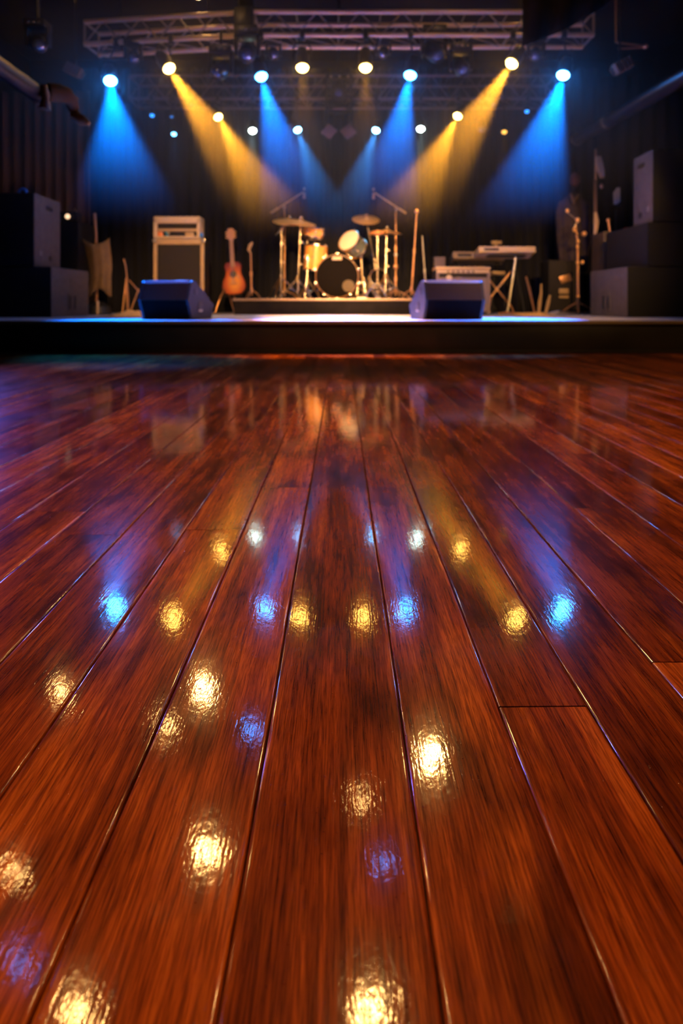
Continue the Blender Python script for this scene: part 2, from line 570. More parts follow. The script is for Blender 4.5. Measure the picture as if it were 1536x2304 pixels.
# ------------------------------------------------------------------ truss
def truss(p0, p1, h, dpt, label, seg=0.45, r=0.024, rb=0.008, group=None, mc='alu', mb='brace'):
    """front bottom chord runs p0-p1; box truss of height h and depth dpt (behind)"""
    p0 = Vector(p0); p1 = Vector(p1)
    t = thing('lighting_truss', label, 'truss', (p0 + p1) / 2, group)
    d = (p1 - p0); Ln = d.length; d.normalize()
    bk = Vector((-d.y, d.x, 0)) * dpt; up = Vector((0, 0, h))
    for o in (Vector(), up, bk, bk + up):
        MB().rod(p0 + o, p1 + o, r, n=14).build('chord', M[mc], t)
    n = max(2, int(round(Ln / seg)))
    b = MB()
    for k in range(n):
        a = p0 + d * (Ln * k / n); c = p0 + d * (Ln * (k + 1) / n); m_ = (a + c) / 2
        for o in (Vector(), bk):
            b.rod(a + o, m_ + up + o, rb, n=8); b.rod(m_ + up + o, c + o, rb, n=8)
        b.rod(a, a + bk, rb * 0.8, n=8); b.rod(a, c + bk, rb * 0.7, n=8)
        b.rod(a + up, a + bk + up, rb * 0.8, n=8)
    b.build('bracing', M[mb], t)
    for e in (p0, p1):
        f = MB()
        f.rod(e, e + up, 0.013, n=8).rod(e + bk, e + bk + up, 0.013, n=8).rod(e, e + bk, 0.013, n=8).rod(e + up, e + up + bk, 0.013, n=8)
        f.build('end_frame', M[mb], t)
    for s in (0.2, 0.8):
        q = p0 + d * Ln * s + bk / 2 + up
        MB().rod(q + Vector((0, 0, -0.02)), (q.x, q.y, CZ), 0.006, n=6).build('hanging_cable', M['fixblack'], t)
    return t


FZB = Zh(79, 6.2); FZT = Zh(27, 6.2)
truss((X(570, 6.2), 6.2, FZB), (X(1335, 6.2), 6.2, FZB), FZT - FZB, 0.29, 'long lit aluminium truss over the stage front, right of the black hoist')
truss((X(190, 6.42), 6.42, FZB), (X(528, 6.22), 6.22, FZB), FZT - FZB, 0.29, 'shorter lit aluminium truss over the stage front, left of the black hoist')
RZB = Zh(222, 8.2); RZT = Zh(170, 8.2)
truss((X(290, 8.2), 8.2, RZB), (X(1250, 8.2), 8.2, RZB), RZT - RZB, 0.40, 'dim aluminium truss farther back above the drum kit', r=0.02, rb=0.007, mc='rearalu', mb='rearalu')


# ------------------------------------------------------------------ lamps
LC = {
    'sheen': ((0.14, 0.15, 1.0), (0.1, 0.25, 1.0)),
    'blue': ((0.0, 0.17, 1.0), (0.025, 0.27, 1.0)),
    'amber': ((1.0, 0.38, 0.02), (1.0, 0.50, 0.08)),
    'ice': ((0.02, 0.30, 1.0), (0.12, 0.50, 1.0)),
    'pale': ((0.55, 0.85, 1.0), (0.65, 0.95, 0.85)),
    'warm': ((1.0, 0.52, 0.17), (1.0, 0.52, 0.15)),
}
_lm = {}


def lens_mat(col, strength):
    k = (col, strength)
    if k not in _lm:
        _lm[k] = emat('lit_lens_' + col, LC[col][1], strength)
    return _lm[k]


def par_can(c, target, col, chord_z, chord_y, watts, label, group, size=1.0, angle=28, lens=90, blend=0.5, name='stage_spotlight', cat='spotlight', rad=0.03, lit=True, chord_r=0.026, snoot=0.0):
    c = Vector(c); d = (Vector(target) - c).normalized()
    s = size
    MX = aim(c, d)
    piv = c - d * (0.10 * s)
    t = thing(name, label, cat, (c.x, chord_y, chord_z), group)
    body = [(0.066 * s, -0.012 * s), (0.074 * s, -0.012 * s), (0.076 * s, 0.0), (0.074 * s, 0.012 * s), (0.070 * s, 0.016 * s), (0.070 * s, 0.13 * s), (0.060 * s, 0.16 * s), (0.050 * s, 0.20 * s), (0.030 * s, 0.215 * s), (0.0, 0.215 * s)]
    MB().lathe(body + [], MX).lathe([(0.066 * s, -0.012 * s), (0.062 * s, 0.0), (0.062 * s, 0.02 * s), (0.0, 0.022 * s)], MX).build('housing', M['fixblack'], t)
    R = 0.060 * s
    dome = [(R, 0.004 * s)] + [(R * math.cos(a * PI / 16), -0.052 * s * math.sin(a * PI / 16)) for a in range(0, 9)]
    if snoot > 0:
        MB().lathe([(0.066 * s, 0.01 * s), (0.070 * s, 0.01 * s), (0.074 * s, -snoot), (0.070 * s, -snoot), (0.066 * s, 0.01 * s)], MX).build('snoot', M['fixblack'], t)
    lz = MB().lathe(dome, MX).build('lens', lens_mat(col, lens) if lit else M['glassdark'], t, sharp=3.0)
    if lit: lab(lz, 'glowing %s lens' % {'ice': 'icy blue', 'pale': 'pale white', 'warm': 'warm white'}.get(col, col))
    a = d.cross(Vector((0, 0, 1)))
    if a.length < 0.05: a = Vector((1, 0, 0))
    a.normalize()
    w = 0.088 * s; top = Vector((c.x, chord_y, chord_z))
    hz = piv + Vector((0, 0, 0.15 * s)) if chord_z > piv.z + 0.2 * s else piv + Vector((0, 0, 0.13 * s))
    MB().tube([piv - a * w, piv - a * w + Vector((0, 0, 0.10 * s)), hz - a * w * 0.7, hz, hz + a * w * 0.7, piv + a * w + Vector((0, 0, 0.10 * s)), piv + a * w], 0.008 * s, 8).build('yoke', M['fixblack'], t)
    MB().rod(hz, top - Vector((0, 0, 0.02)), 0.009, n=8).box(top, (0.05, chord_r * 2 + 0.03, chord_r * 2 + 0.03), 0.006).build('clamp', M['fixblack'], t)
    if lit and watts > 0:
        ld = bpy.data.lights.new('beam_light', 'SPOT')
        ld.energy = watts; ld.color = LC[col][0]
        ld.spot_size = math.radians(angle); ld.spot_blend = blend
        ld.shadow_soft_size = rad * s
        lo = bpy.data.objects.new('beam_light', ld)
        COL.objects.link(lo); lo.parent = t
        lo.matrix_local = Matrix.Translation(-Vector(t['_o'])) @ aim(c + d * 0.075 * s, d)
    return t


G1 = 'spotlights on the front truss'
front = [  # px, py, target px, py, colour, watts, angle, label
    (248, 180, 300, 640, 'blue', 4000, 34, 'large blue spotlight, leftmost lit lamp under the front truss'),
    (379, 152, 650, 560, 'amber', 3700, 24, 'amber spotlight between the two left blue lamps, beam slanting right'),
    (587, 170, 710, 640, 'blue', 4000, 30, 'large blue spotlight beside the black hoist, left of centre'),
    (680, 150, 690, 640, 'amber', 80, 30, 'round amber lamp left of centre with almost no beam'),
    (822, 150, 824, 640, 'amber', 110, 30, 'round amber lamp right of centre with a faint straight beam'),
    (923, 167, 830, 640, 'blue', 4000, 30, 'large blue spotlight right of centre, beam slanting left'),
    (1152, 141, 880, 560, 'amber', 3700, 24, 'amber spotlight near the right end, beam slanting left'),
    (1267, 167, 1130, 640, 'blue', 5200, 34, 'large blue spotlight, rightmost lit lamp under the front truss'),
]
for (px, py, tx, ty, c, w, an, lb) in front:
    zc = FZB
    ln = 240 if px in (248, 1267) else (100 if c == 'blue' else 60)
    par_can(W(px, py, 6.2), W(tx, ty, 5.0 if px == 248 else 5.45), c, zc, 6.2 if px > 540 else 6.22 + (528 - px) / 338 * 0.2, w, lb, G1, angle=an, lens=ln)
G2 = 'spotlights on the rear truss'
rear = [
    (490, 262, 680, 620, 'amber', 2300, 28, 0.92, 60, 'smaller amber spotlight on the rear truss, left side, slanting beam'),
    (568, 293, 572, 640, 'pale', 60, 26, 0.82, 50, 'pale whitish lamp under the rear truss, left of centre'),
    (669, 291, 790, 640, 'ice', 900, 26, 0.82, 50, 'small icy blue lamp under the rear truss, left of the hanging cluster'),
    (846, 292, 730, 640, 'ice', 900, 26, 0.82, 50, 'small icy blue lamp under the rear truss, right of the hanging cluster'),
    (946, 289, 944, 640, 'pale', 60, 26, 0.82, 50, 'pale whitish lamp under the rear truss, right of centre'),
    (1030, 260, 850, 620, 'amber', 2300, 28, 0.92, 60, 'smaller amber spotlight on the rear truss, right side, slanting beam'),
    (391, 301, 400, 640, 'ice', 20, 26, 0.55, 12, 'tiny blue lamp low at the left under the rear truss'),
    (1134, 296, 1130, 640, 'amber', 10, 26, 0.6, 2.2, 'tiny dim amber lamp low at the right under the rear truss'),
    (342, 259, 345, 640, 'blue', 6, 26, 0.5, 3, 'tiny dim blue lamp at the far left end of the rear truss'),
    (1185, 250, 1180, 640, 'blue', 6, 26, 0.5, 3, 'tiny dim blue lamp at the far right end of the rear truss'),
    (386, 262, 388, 640, 'blue', 0, 26, 0.4, 0.6, 'faint blue pilot lamp between the two left blue lamps at the back'),
]
for (px, py, tx, ty, c, w, an, s, ln, lb) in rear:
    par_can(W(px, py, 8.2), W(tx, ty, 7.0), c, RZB, 8.2, w, lb, G2, size=s, angle=an, lens=ln, chord_r=0.022)
par_can(W(1083, 290, 8.2), W(1083, 640, 7.0), 'amber', RZB, 8.2, 0, 'unlit brownish spotlight under the rear truss, beside the right amber lamp', G2, size=0.9, lit=False)


# moving heads, unlit
def moving_head(c, zt, label, s=1.0, turn=0.0, yc=None, group='unlit moving heads'):
    """c = centre of the head; zt = height of what it hangs from"""
    c = Vector(c); yc = c.y if yc is None else yc
    t = thing('moving_head_light', label, 'stage light', (c.x, yc, zt), group)
    MB().box((c.x, yc, c.z + 0.20 * s), (0.24 * s, 0.20 * s, 0.09 * s), 0.015 * s).rod((c.x, yc, c.z + 0.24 * s), (c.x, yc, zt), 0.014, n=8).build('base', M['fixblack'], t)
    for sx in (-1, 1):
        MB().box((c.x + sx * 0.115 * s, yc, c.z + 0.07 * s), (0.035 * s, 0.10 * s, 0.22 * s), 0.012 * s).build('yoke_arm', M['fixblack'], t)
    d = Vector((math.sin(turn) * 0.6, -0.65, -0.55)).normalized()
    MX = aim(c, d)
    MB().lathe([(0.0, 0.13 * s), (0.06 * s, 0.12 * s), (0.085 * s, 0.05 * s), (0.09 * s, -0.05 * s), (0.075 * s, -0.11 * s), (0.062 * s, -0.115 * s), (0.06 * s, -0.10 * s), (0, -0.10 * s)], MX).build('head', M['fixblack'], t)
    MB().lathe([(0.058 * s, -0.10 * s), (0.045 * s, -0.118 * s), (0.02 * s, -0.126 * s), (0, -0.128 * s)], MX).build('lens', M['glassdark'], t)
    for k in range(3):
        q = Vector((c.x + (k - 1) * 0.06 * s, yc - 0.102 * s, c.z + 0.20 * s))
        MB().ball(q, 0.010 * s).build('knob', M['chrome'], t)
    return t


moving_head(W(975, 118, 6.3), FZB, 'unlit black moving head right of the blue lamp, right of centre', turn=0.5)
moving_head(W(497, 158, 6.1), FZB, 'unlit black moving head left of the black hoist', 0.9, turn=-0.4)
moving_head(W(1036, 150, 6.3), FZB, 'unlit black moving head hanging lowest, left of the right amber lamp', 0.9, turn=0.2)
moving_head(W(1205, 122, 6.4), FZB, 'unlit black moving head between the amber and blue lamps at the right end', 0.7, turn=-0.3)
moving_head(W(300, 128, 6.4), FZB, 'unlit black moving head between the left blue and amber lamps', 0.7, turn=0.3)
moving_head(W(556, 118, 6.15), Zh(20, 6.15), 'unlit black moving head right under the black hoist', 0.95, turn=0.1)
moving_head(W(862, 118, 6.4), FZB, 'small unlit moving head between the amber lamp and the blue lamp, right of centre', 0.62, turn=-0.5)
moving_head(W(615, 120, 6.42), FZB, 'small unlit moving head above the blue lamp left of centre', 0.62, turn=0.4)
for px, lb in ((430, 'small unlit moving head on the rear truss behind the left slanting amber beam'), (612, 'small unlit moving head on the rear truss behind the left blue beam'), (905, 'small unlit moving head on the rear truss behind the right blue beam'), (1110, 'small unlit moving head on the rear truss near its right end')):
    moving_head(W(px, 232, 8.3), RZT, lb, 0.6, turn=0.2 * math.sin(px))

# black hoist between the truss sections
h = thing('chain_hoist', 'black chain hoist hanging between the two front truss sections', 'hoist', (X(550, 6.25), 6.25, Zh(62, 6.25)))
MB().box((X(550, 6.25), 6.25, Zh(48, 6.25)), (0.19, 0.22, 0.22), 0.02).build('motor_housing', M['fixblack'], h)
MB().box((X(556, 6.25), 6.25, Zh(18, 6.25)), (0.15, 0.16, 0.17), 0.02).build('chain_bag', M['blackvel'], h)
MB().rod((X(550, 6.25), 6.25, Zh(20, 6.25)), (X(550, 6.25), 6.25, CZ), 0.02, n=8).build('chain', M['fixblack'], h)
MB().rod(W(542, 76, 6.15), W(542, 90, 6.15), 0.02).build('hook', M['steel'], h)

# hanging centre cluster
cc = thing('hanging_cluster', 'dark hanging lamp frame with two angled flaps in the middle above the drums', 'light fixture', (X(762, 8.0), 8.0, Zh(160, 8.0)))
b = MB()
for px in (735, 789):
    b.box(W(px, 225, 8.0), (0.025, 0.2, 0.62), 0.005)
for py in (172, 205, 250):
    b.box(W(762, py, 8.0), (0.32, 0.2, 0.03), 0.006)
b.rod(W(762, 172, 8.0), (X(762, 8.0), 8.0, CZ), 0.02)
b.build('frame', M['fixblack'], cc)
MB().box(W(762, 214, 7.98), (0.20, 0.2, 0.22), 0.03).build('housing', M['fixblack'], cc)
MB().lathe([(0.045, 0), (0.05, -0.03), (0.03, -0.05), (0, -0.055)], aim(W(762, 208, 7.86), (0, -1, -0.2))).build('lens', M['glassdark'], cc)
MB().box(W(763, 245, 7.9), (0.17, 0.03, 0.02), 0.004).build('label_plate', M['panelmauve'], cc)
for sx, px in ((-1, 740), (1, 783)):
    R = Matrix.Rotation(sx * math.radians(-38), 3, 'Y') @ Matrix.Rotation(math.radians(-18), 3, 'X')
    MB().box(W(px, 296, 7.95), (0.15, 0.012, 0.17), 0.004, R=R).build('flap', M['panelmauve'], cc)
for k, px in enumerate((744, 764, 783)):
    MB().ball(W(px, 172, 7.88), 0.018).build('knob', M['tan'], cc)

# house lamps over the dance floor: the photo shows them as reflections in the planks
G3 = 'house spots over the floor'
HZ = 3.85
house = [
    (445, 1545, 'warm', 1.0, 130, 'warm ceiling spot reflected large in the planks left of centre'),
    (360, 1625, 'warm', 0.7, 60, 'warm ceiling spot reflected beside the thin double plank joint at left'),
    (985, 1700, 'warm', 1.15, 200, 'warm ceiling spot reflected brightest in the planks right of centre'),
    (450, 1910, 'warm', 1.0, 130, 'warm ceiling spot reflected in the near left planks'),
    (820, 1800, 'warm', 0.5, 60, 'small warm ceiling spot reflected in the middle plank'),
    (850, 2268, 'warm', 1.1, 150, 'warm ceiling spot reflected at the bottom middle of the floor'),
    (150, 2268, 'warm', 0.9, 120, 'warm ceiling spot reflected at the bottom left of the floor'),
    (10, 1955, 'warm', 0.6, 60, 'warm ceiling spot reflected at the left edge of the floor'),
    (125, 1548, 'warm', 0.7, 60, 'warm ceiling spot reflected in the dark planks at left'),
    (1190, 1548, 'warm', 0.9, 70, 'warm ceiling spot reflected in the planks at right'),
    (557, 1640, 'blue', 0.7, 26, 'blue ceiling spot reflected near the middle plank joint'),
    (875, 1940, 'blue', 0.6, 22, 'blue ceiling spot reflected in the near middle plank'),
    (28, 2150, 'blue', 0.6, 22, 'blue ceiling spot reflected at the lower left edge'),
]
for (xr, yr, c, s, ln, lb) in house:
    D = (HZ + CH) * F / (yr - HY)
    s *= (D / 6.9) ** 0.7
    p = Vector(((xr - 768) * D / F, D, HZ))
    hit = Vector((p.x * CH / (HZ + CH), p.y * CH / (HZ + CH), 0))
    par_can(p, hit, c, CZ - 0.03, D + 0.04, 0, lb, G3, size=s, lens=ln * 3.0, name='ceiling_spot', chord_r=0.03, snoot=0.17 * s)

# unseen wash lamps; those for truss, stage lip, wing, curtain and blue side are added
G4 = 'wash lamps over the audience'
wash = [
    ((-0.6, 1.6, 2.45), (-0.15, 7.9, 0.9), 'warm', 3000, 19, 'wash lamp aimed at the drum kit from the left'),
    ((1.0, 1.6, 2.45), (0.35, 7.9, 0.9), 'warm', 2300, 19, 'wash lamp aimed at the drum kit from the right'),
    ((-0.5, 1.8, 2.5), (-1.85, 7.6, 0.75), 'warm', 1400, 27, 'wash lamp aimed at the amplifier and guitar'),
    ((1.8, 1.8, 2.45), (1.8, 7.4, 0.6), 'warm', 1000, 42, 'wash lamp aimed at the keyboards'),
    ((0.3, 2.6, 3.9), (0.35, 1.3, 0), 'warm', 440, 70, 'wash lamp aimed at the near planks'),
    ((2.6, 2.4, 3.9), (2.6, 3.0, 0), 'warm', 420, 70, 'wash lamp aimed at the right planks'),
    ((-1.2, 1.0, 3.9), (-0.4, 0.6, 0), 'warm', 150, 80, 'wash lamp aimed at the left near planks'),
    ((-1.4, 4.5, 4.05), (-1.4, 6.2, 2.75), 'warm', 15, 104, 'added wash lamp aimed at the left half of the front truss'),
    ((1.3, 4.5, 4.05), (1.3, 6.2, 2.75), 'warm', 15, 104, 'added wash lamp aimed at the right half of the front truss'),
    ((0.0, 3.0, 3.9), (0.1, 5.7, 0.25), 'warm', 430, 58, 'added wash lamp aimed at the stage lip'),
    ((-2.9, 4.55, 1.1), (-1.25, 3.2, 0), 'sheen', 900, 46, 'added blue side lamp aimed across the far left planks'),  # unseen, added to lay a blue sheen on the far planks
    ((2.4, 2.0, 2.45), (3.15, 7.9, 1.35), 'warm', 500, 15, 'added wash lamp aimed at the right wing'),
    ((-0.8, 2.2, 3.9), (-4.1, 8.5, 1.9), 'warm', 120, 15, 'added wash lamp aimed at the left side curtain'),
]
for (p, q, c, w, an, lb) in wash:
    par_can(p, q, c, CZ - 0.03, p[1], w, lb, G4, size=1.2, lens=1.5, angle=an, blend=0.9, name='unseen_wash_light', cat='spotlight', rad=0.06, chord_r=0.03)

# ------------------------------------------------------------------ speakers
def cabinet(name, label, cat, x0, x1, y0, y1, z0, z1, inner, group=None, handle=None, slot=True, feet=True, mside=None):
    """inner = +1 when the side facing the stage middle is at x1, -1 when at x0"""
    t = thing(name, label, cat, ((x0 + x1) / 2, y0, z0), group)
    c = ((x0 + x1) / 2, (y0 + y1) / 2, (z0 + z1) / 2)
    MB().box(c, (x1 - x0, y1 - y0, z1 - z0), 0.012).build('enclosure', mside or M['subwood'], t)
    MB().box((c[0], y0 - 0.008, c[2]), (x1 - x0 - 0.006, 0.02, z1 - z0 - 0.006), 0.006).build('grille', M['blackgrille'], t)
    xs = x1 if inner > 0 else x0
    if handle == 'bars':
        hy = (y0 + y1) / 2 + 0.02; hz = z0 + (z1 - z0) * 0.30
        MB().box((xs, hy, hz), (0.012, 0.20, 0.19), 0.004).build('handle_plate', M['subwood'], t)
        for s in (-1, 1):
            MB().box((xs + inner * 0.003, hy + s * 0.055, hz), (0.016, 0.045, 0.14), 0.004).build('handle_recess', M['black'], t)
    if handle == 'slot':
        MB().box((xs, y0 + (y1 - y0) * 0.55, z1 - 0.11), (0.012, 0.13, 0.045), 0.004).build('handle', M['black'], t)
        MB().lathe([(0.03, -0.004), (0.03, 0.006), (0.0, 0.008)], aim((xs, y0 + (y1 - y0) * 0.6, z0 + 0.10), (-inner, 0, 0)), 16).build('socket_plate', M['black'], t)
        MB().box((xs, y0 + (y1 - y0) * 0.22, z0 + 0.14), (0.01, 0.05, 0.05), 0.003).build('label_plate', M['mauvegrille'], t)
    MB().box((x0 + (x1 - x0) * (0.3 if inner > 0 else 0.55), y0 - 0.02, z0 + 0.06), (0.07, 0.008, 0.025), 0.002).build('badge', M['badge'], t)
    # rubber feet so that stacked boxes rest on something
    if feet:
        f = MB()
        for sx in (x0 + 0.05, x1 - 0.05):
            for sy in (y0 + 0.05, y1 - 0.05):
                f.rod((sx, sy, z0 - 0.001), (sx, sy, z0 + 0.01), 0.02)
        f.build('feet', M['rubber'], t)
    return t


D0 = 6.05
zsub = Zh(601, D0)
Dn = 6.1
GS = 'speaker boxes of the side stacks'
cabinet('subwoofer', 'large black subwoofer on the stage floor at the far left, bottom of its stack', 'speaker', -3.95, X(116, Dn), Dn, 7.0, SZ, Zh(600, Dn), 1, GS, 'bars')
cabinet('loudspeaker', 'tall black loudspeaker standing on the left subwoofer', 'speaker', -3.75, X(78, Dn), Dn, 6.66, Zh(600, Dn) + 0.002, Zh(434, Dn), 1, GS, 'slot')
cabinet('speaker_cabinet', 'dark plain cabinet behind the left stack with a small lamp on top', 'speaker', X(90, 7.5), X(177, 7.5), 7.5, 8.0, SZ, Zh(497, 7.5), 1, GS, None, mside=M['tolex'])
cabinet('subwoofer', 'large black subwoofer on the stage floor at the far right, bottom of its stack', 'speaker', X(1410, Dn), 3.95, Dn, 7.0, SZ, Zh(600, Dn), -1, GS, 'bars')
cabinet('equipment_case', 'wide black case between the right subwoofer and the tall loudspeaker', 'case', X(1455, Dn), 3.9, Dn, 7.05, Zh(600, Dn) + 0.002, Zh(500, Dn), -1, GS, None, mside=M['tolex'])
cabinet('loudspeaker', 'tall black loudspeaker on top of the right stack', 'speaker', X(1467, Dn), 3.9, Dn, 6.5, Zh(500, Dn) + 0.002, Zh(336, Dn), -1, GS, 'slot')

# little things on and around the stacks
t = thing('work_lamp', 'small round lamp glowing on the dark cabinet behind the left stack', 'lamp', (X(152, 7.6), 7.6, Zh(497, 7.5)))
MB().box((X(152, 7.62), 7.68, Zh(486, 7.6)), (0.24, 0.16, 0.11), 0.015).build('housing', M['tolex'], t)
MB().lathe([(0.030, 0.0), (0.026, -0.012), (0.0, -0.02)], aim(W(152, 487, 7.585), (0.1, -1, -0.1)), 18).build('bulb', emat('small_warm_bulb', (1.0, 0.62, 0.35), 1.6), t)
MB().tube([W(160, 478, 7.7), W(168, 470, 7.7), W(172, 478, 7.7), W(172, 492, 7.7)], 0.01).build('bracket', M['copperish'], t)
tag(MB().tube([W(42, 433, 6.3), W(45, 427, 6.3), W(52, 425, 6.3), W(58, 428, 6.3), W(60, 433, 6.3)], 0.014).build('rolled_tape', M['bluep'], None, origin=W(50, 433, 6.3)), 'small blue object lying on top of the left loudspeaker', 'tape')
R = Matrix.Rotation(0.1, 3, 'Z')
tag(MB().box((X(1442, 6.62), 6.78, Zh(500, Dn) + 0.024), (0.06, 0.34, 0.035), 0.008, R=R).build('plastic_box', M['red'], None, origin=(X(1442, 6.62), 6.78, Zh(500, Dn))), 'small orange-red box lying on the wide case at right', 'box')

# ------------------------------------------------------------------ wedge monitors
def wedge(xc, y0, w, rz, label, inner):
    t = thing('stage_monitor', label, 'speaker', (xc, y0 + 0.2, SZ), 'wedge monitors at the stage front')
    rot = Matrix.Rotation(rz, 4, 'Z'); base = Matrix.Translation((xc, y0, SZ)) @ rot
    prof = [(0.07, 0.0), (0.0, 0.165), (0.045, 0.305), (0.075, 0.318), (0.12, 0.31), (0.46, 0.12), (0.40, 0.0)]
    # prism extrudes along local y -> map so that profile lies in (y,z) and extrusion is x
    MX = base @ Matrix.Translation((-w / 2, 0, 0)) @ Matrix(((0, 1, 0, 0), (1, 0, 0, 0), (0, 0, 1, 0), (0, 0, 0, 1)))
    MB().prism(prof, MX, w).build('enclosure', M['wedgebody'], t)
    for s in (-1, 1):
        mm = Matrix.Translation((s * (w / 2 + 0.009) - 0.011, 0, 0))
        P2 = [(a + (0.01 if a < 0.2 else -0.01), max(0.0, bb - 0.004) if bb > 0.1 else bb) for a, bb in prof]
        pl = MB().prism([(0.06, 0.0), (-0.008, 0.165), (0.04, 0.312), (0.075, 0.326), (0.125, 0.318), (0.47, 0.122), (0.41, 0.0)],
                        base @ mm @ Matrix(((0, 1, 0, 0), (1, 0, 0, 0), (0, 0, 1, 0), (0, 0, 0, 1))), 0.022).build('side_panel', M['sidepanel'], t)
        if s == inner:
            for (yy, zz, r) in ((0.12, 0.235, 0.030), (0.20, 0.11, 0.042)):
                c = base @ Vector((s * (w / 2 + 0.021), yy, zz))
                MB().lathe([(r, -0.003), (r, 0.003), (r * 0.8, 0.004), (0, 0.004)], aim(c, rot.to_3x3() @ Vector((-s, 0, 0))), 18).build('handle_recess', M['black'], t)
            c = base @ Vector((s * (w / 2 + 0.024), 0.20, 0.075))
            MB().box(c, (0.012, 0.06, 0.02), 0.004, R=rot.to_3x3()).build('handle', M['steel'], t)
    g = MB().prism([(0.125, 0.318), (0.46, 0.131), (0.455, 0.122), (0.12, 0.309)], base @ Matrix.Translation((-w / 2 + 0.02, 0, 0)) @ Matrix(((0, 1, 0, 0), (1, 0, 0, 0), (0, 0, 1, 0), (0, 0, 0, 1))), w - 0.04)
    g.build('grille', M['darkgrille'], t)
    c = base @ Vector((0, 0.055, 0.315))
    MB().box(c, (w - 0.02, 0.03, 0.02), 0.006, R=rot.to_3x3()).build('top_trim', M['trimgrey'], t)
    # black strip over the lower back, painting the shade of the undercut
    MB().prism([(0.066, 0.004), (-0.003, 0.16), (0.004, 0.16), (0.075, 0.004)], base @ Matrix.Translation((-w / 2 - 0.001, 0, 0)) @ Matrix(((0, 1, 0, 0), (1, 0, 0, 0), (0, 0, 1, 0), (0, 0, 0, 1))), w + 0.002).build('undercut_shade', M['wedgeshade'], t)
    return t


M['sidepanel'] = mat('blue_grey_side_panel', (0.028, 0.030, 0.040), 0.6, spec=0.3, bump=0.3, bscale=260)
M['wedgebody'] = mat('wedge_black_paint', (0.040, 0.028, 0.026), 0.8, spec=0.12, bump=0.3, bscale=260)
M['wedgeshade'] = mat('wedge_undercut_shade', (0.006, 0.005, 0.005), 0.95, spec=0.03)
M['trimgrey'] = mat('grey_trim', (0.32, 0.34, 0.42), 0.4)
wedge(X(366, 5.12), 5.14, 0.42, math.radians(-14), 'black wedge monitor at the stage front in front of the left amplifier', 1)
wedge(X(1024, 5.12), 5.12, 0.475, math.radians(10), 'black wedge monitor at the stage front in front of the right combo amplifier', -1)
tag(MB().box(W(409, 632.5, 5.2), (0.10, 0.035, 0.012), 0.004).build('folded_note', M['white'], None, origin=W(409, 634, 5.2)), 'small pale folded note lying on top of the left wedge monitor', 'paper')

# ------------------------------------------------------------------ left amplifier stack
D = 8.0
ya = D; x0, x1 = X(345, D), X(459, D)
t = thing('speaker_cabinet', 'tall guitar cabinet with dark grille and tan edges beside the guitar', 'amplifier', ((x0 + x1) / 2, ya, SZ))
zt = Zh(538, D)
cx, cz = (x0 + x1) / 2, (SZ + zt) / 2
MB().box((cx, ya + 0.2, cz + 0.012), (x1 - x0 - 0.02, 0.36, zt - SZ - 0.025), 0.01).build('enclosure', M['tolex'], t)
MB().box((cx, ya + 0.012, cz), (x1 - x0 - 0.10, 0.016, zt - SZ - 0.16), 0.003).build('grille', M['darkgrille'], t)
for s in (-1, 1):
    MB().box((cx + s * ((x1 - x0) / 2 - 0.024), ya + 0.005, cz), (0.045, 0.03, zt - SZ - 0.02), 0.006).build('side_trim', M['tan'], t)
MB().box((cx, ya + 0.005, zt - 0.035), (x1 - x0 - 0.02, 0.03, 0.07), 0.008).build('top_trim', M['tan'], t)
MB().box((cx, ya + 0.005, SZ + 0.04), (x1 - x0 - 0.02, 0.03, 0.04), 0.008).build('bottom_trim', M['tan'], t)
for sx in (-1, 1):
    MB().box((cx + sx * ((x1 - x0) / 2 - 0.01), ya + 0.01, zt - 0.02), (0.05, 0.05, 0.04), 0.01).build('corner_cap', M['steel'], t)
    MB().rod((cx + sx * 0.25, ya + 0.1, SZ - 0.001), (cx + sx * 0.25, ya + 0.1, SZ + 0.03), 0.025).build('foot', M['rubber'], t)
xh0, xh1 = X(345, D), X(450, D)
zb, ztop = zt + 0.004, Zh(487, D)
t = thing('amplifier_head', 'cream amplifier head with an open control panel on the tall cabinet', 'amplifier', ((xh0 + xh1) / 2, ya, zb))
cx = (xh0 + xh1) / 2; w = xh1 - xh0; hh = ztop - zb
fr = MB()
fr.box((cx, ya + 0.12, ztop - 0.045), (w, 0.26, 0.09), 0.014)
fr.box((cx, ya + 0.12, zb + 0.02), (w, 0.26, 0.03), 0.008)
for s in (-1, 1): fr.box((cx + s * (w / 2 - 0.022), ya + 0.12, (zb + ztop) / 2), (0.044, 0.26, hh - 0.02), 0.012)
fr.build('case', M['cream'], t)
MB().box((cx, ya + 0.14, (zb + ztop) / 2 - 0.03), (w - 0.08, 0.2, hh - 0.10), 0.004).build('back_panel', M['tolex'], t)
MB().box((cx, ya + 0.03, zb + 0.115), (w - 0.09, 0.03, 0.035), 0.004).build('control_panel', M['tan'], t)
MB().box((cx, ya + 0.03, zb + 0.055), (w - 0.30, 0.02, 0.03), 0.004).build('name_plate', M['tolex'], t)
MB().box((cx + 0.16, ya + 0.02, zb + 0.06), (0.11, 0.02, 0.05), 0.004).build('switch_panel', M['tan'], t)
MB().box((cx - 0.21, ya - 0.0, zb + 0.06), (0.065, 0.03, 0.06), 0.012).build('knob', M['orange'], t)
for dx, mm in ((-0.135, 'teal'), (-0.105, 'cream'), (-0.12, 'teal')):
    MB().lathe([(0.014, 0), (0.012, -0.022), (0, -0.024)], aim((cx + dx, ya + 0.01, zb + (0.075 if dx != -0.12 else 0.045)), (0, -1, 0)), 14).build('knob', M[mm], t)
MB().box((cx + 0.11, ya - 0.008, ztop - 0.055), (0.06, 0.012, 0.03), 0.005).build('badge', M['badge'], t)
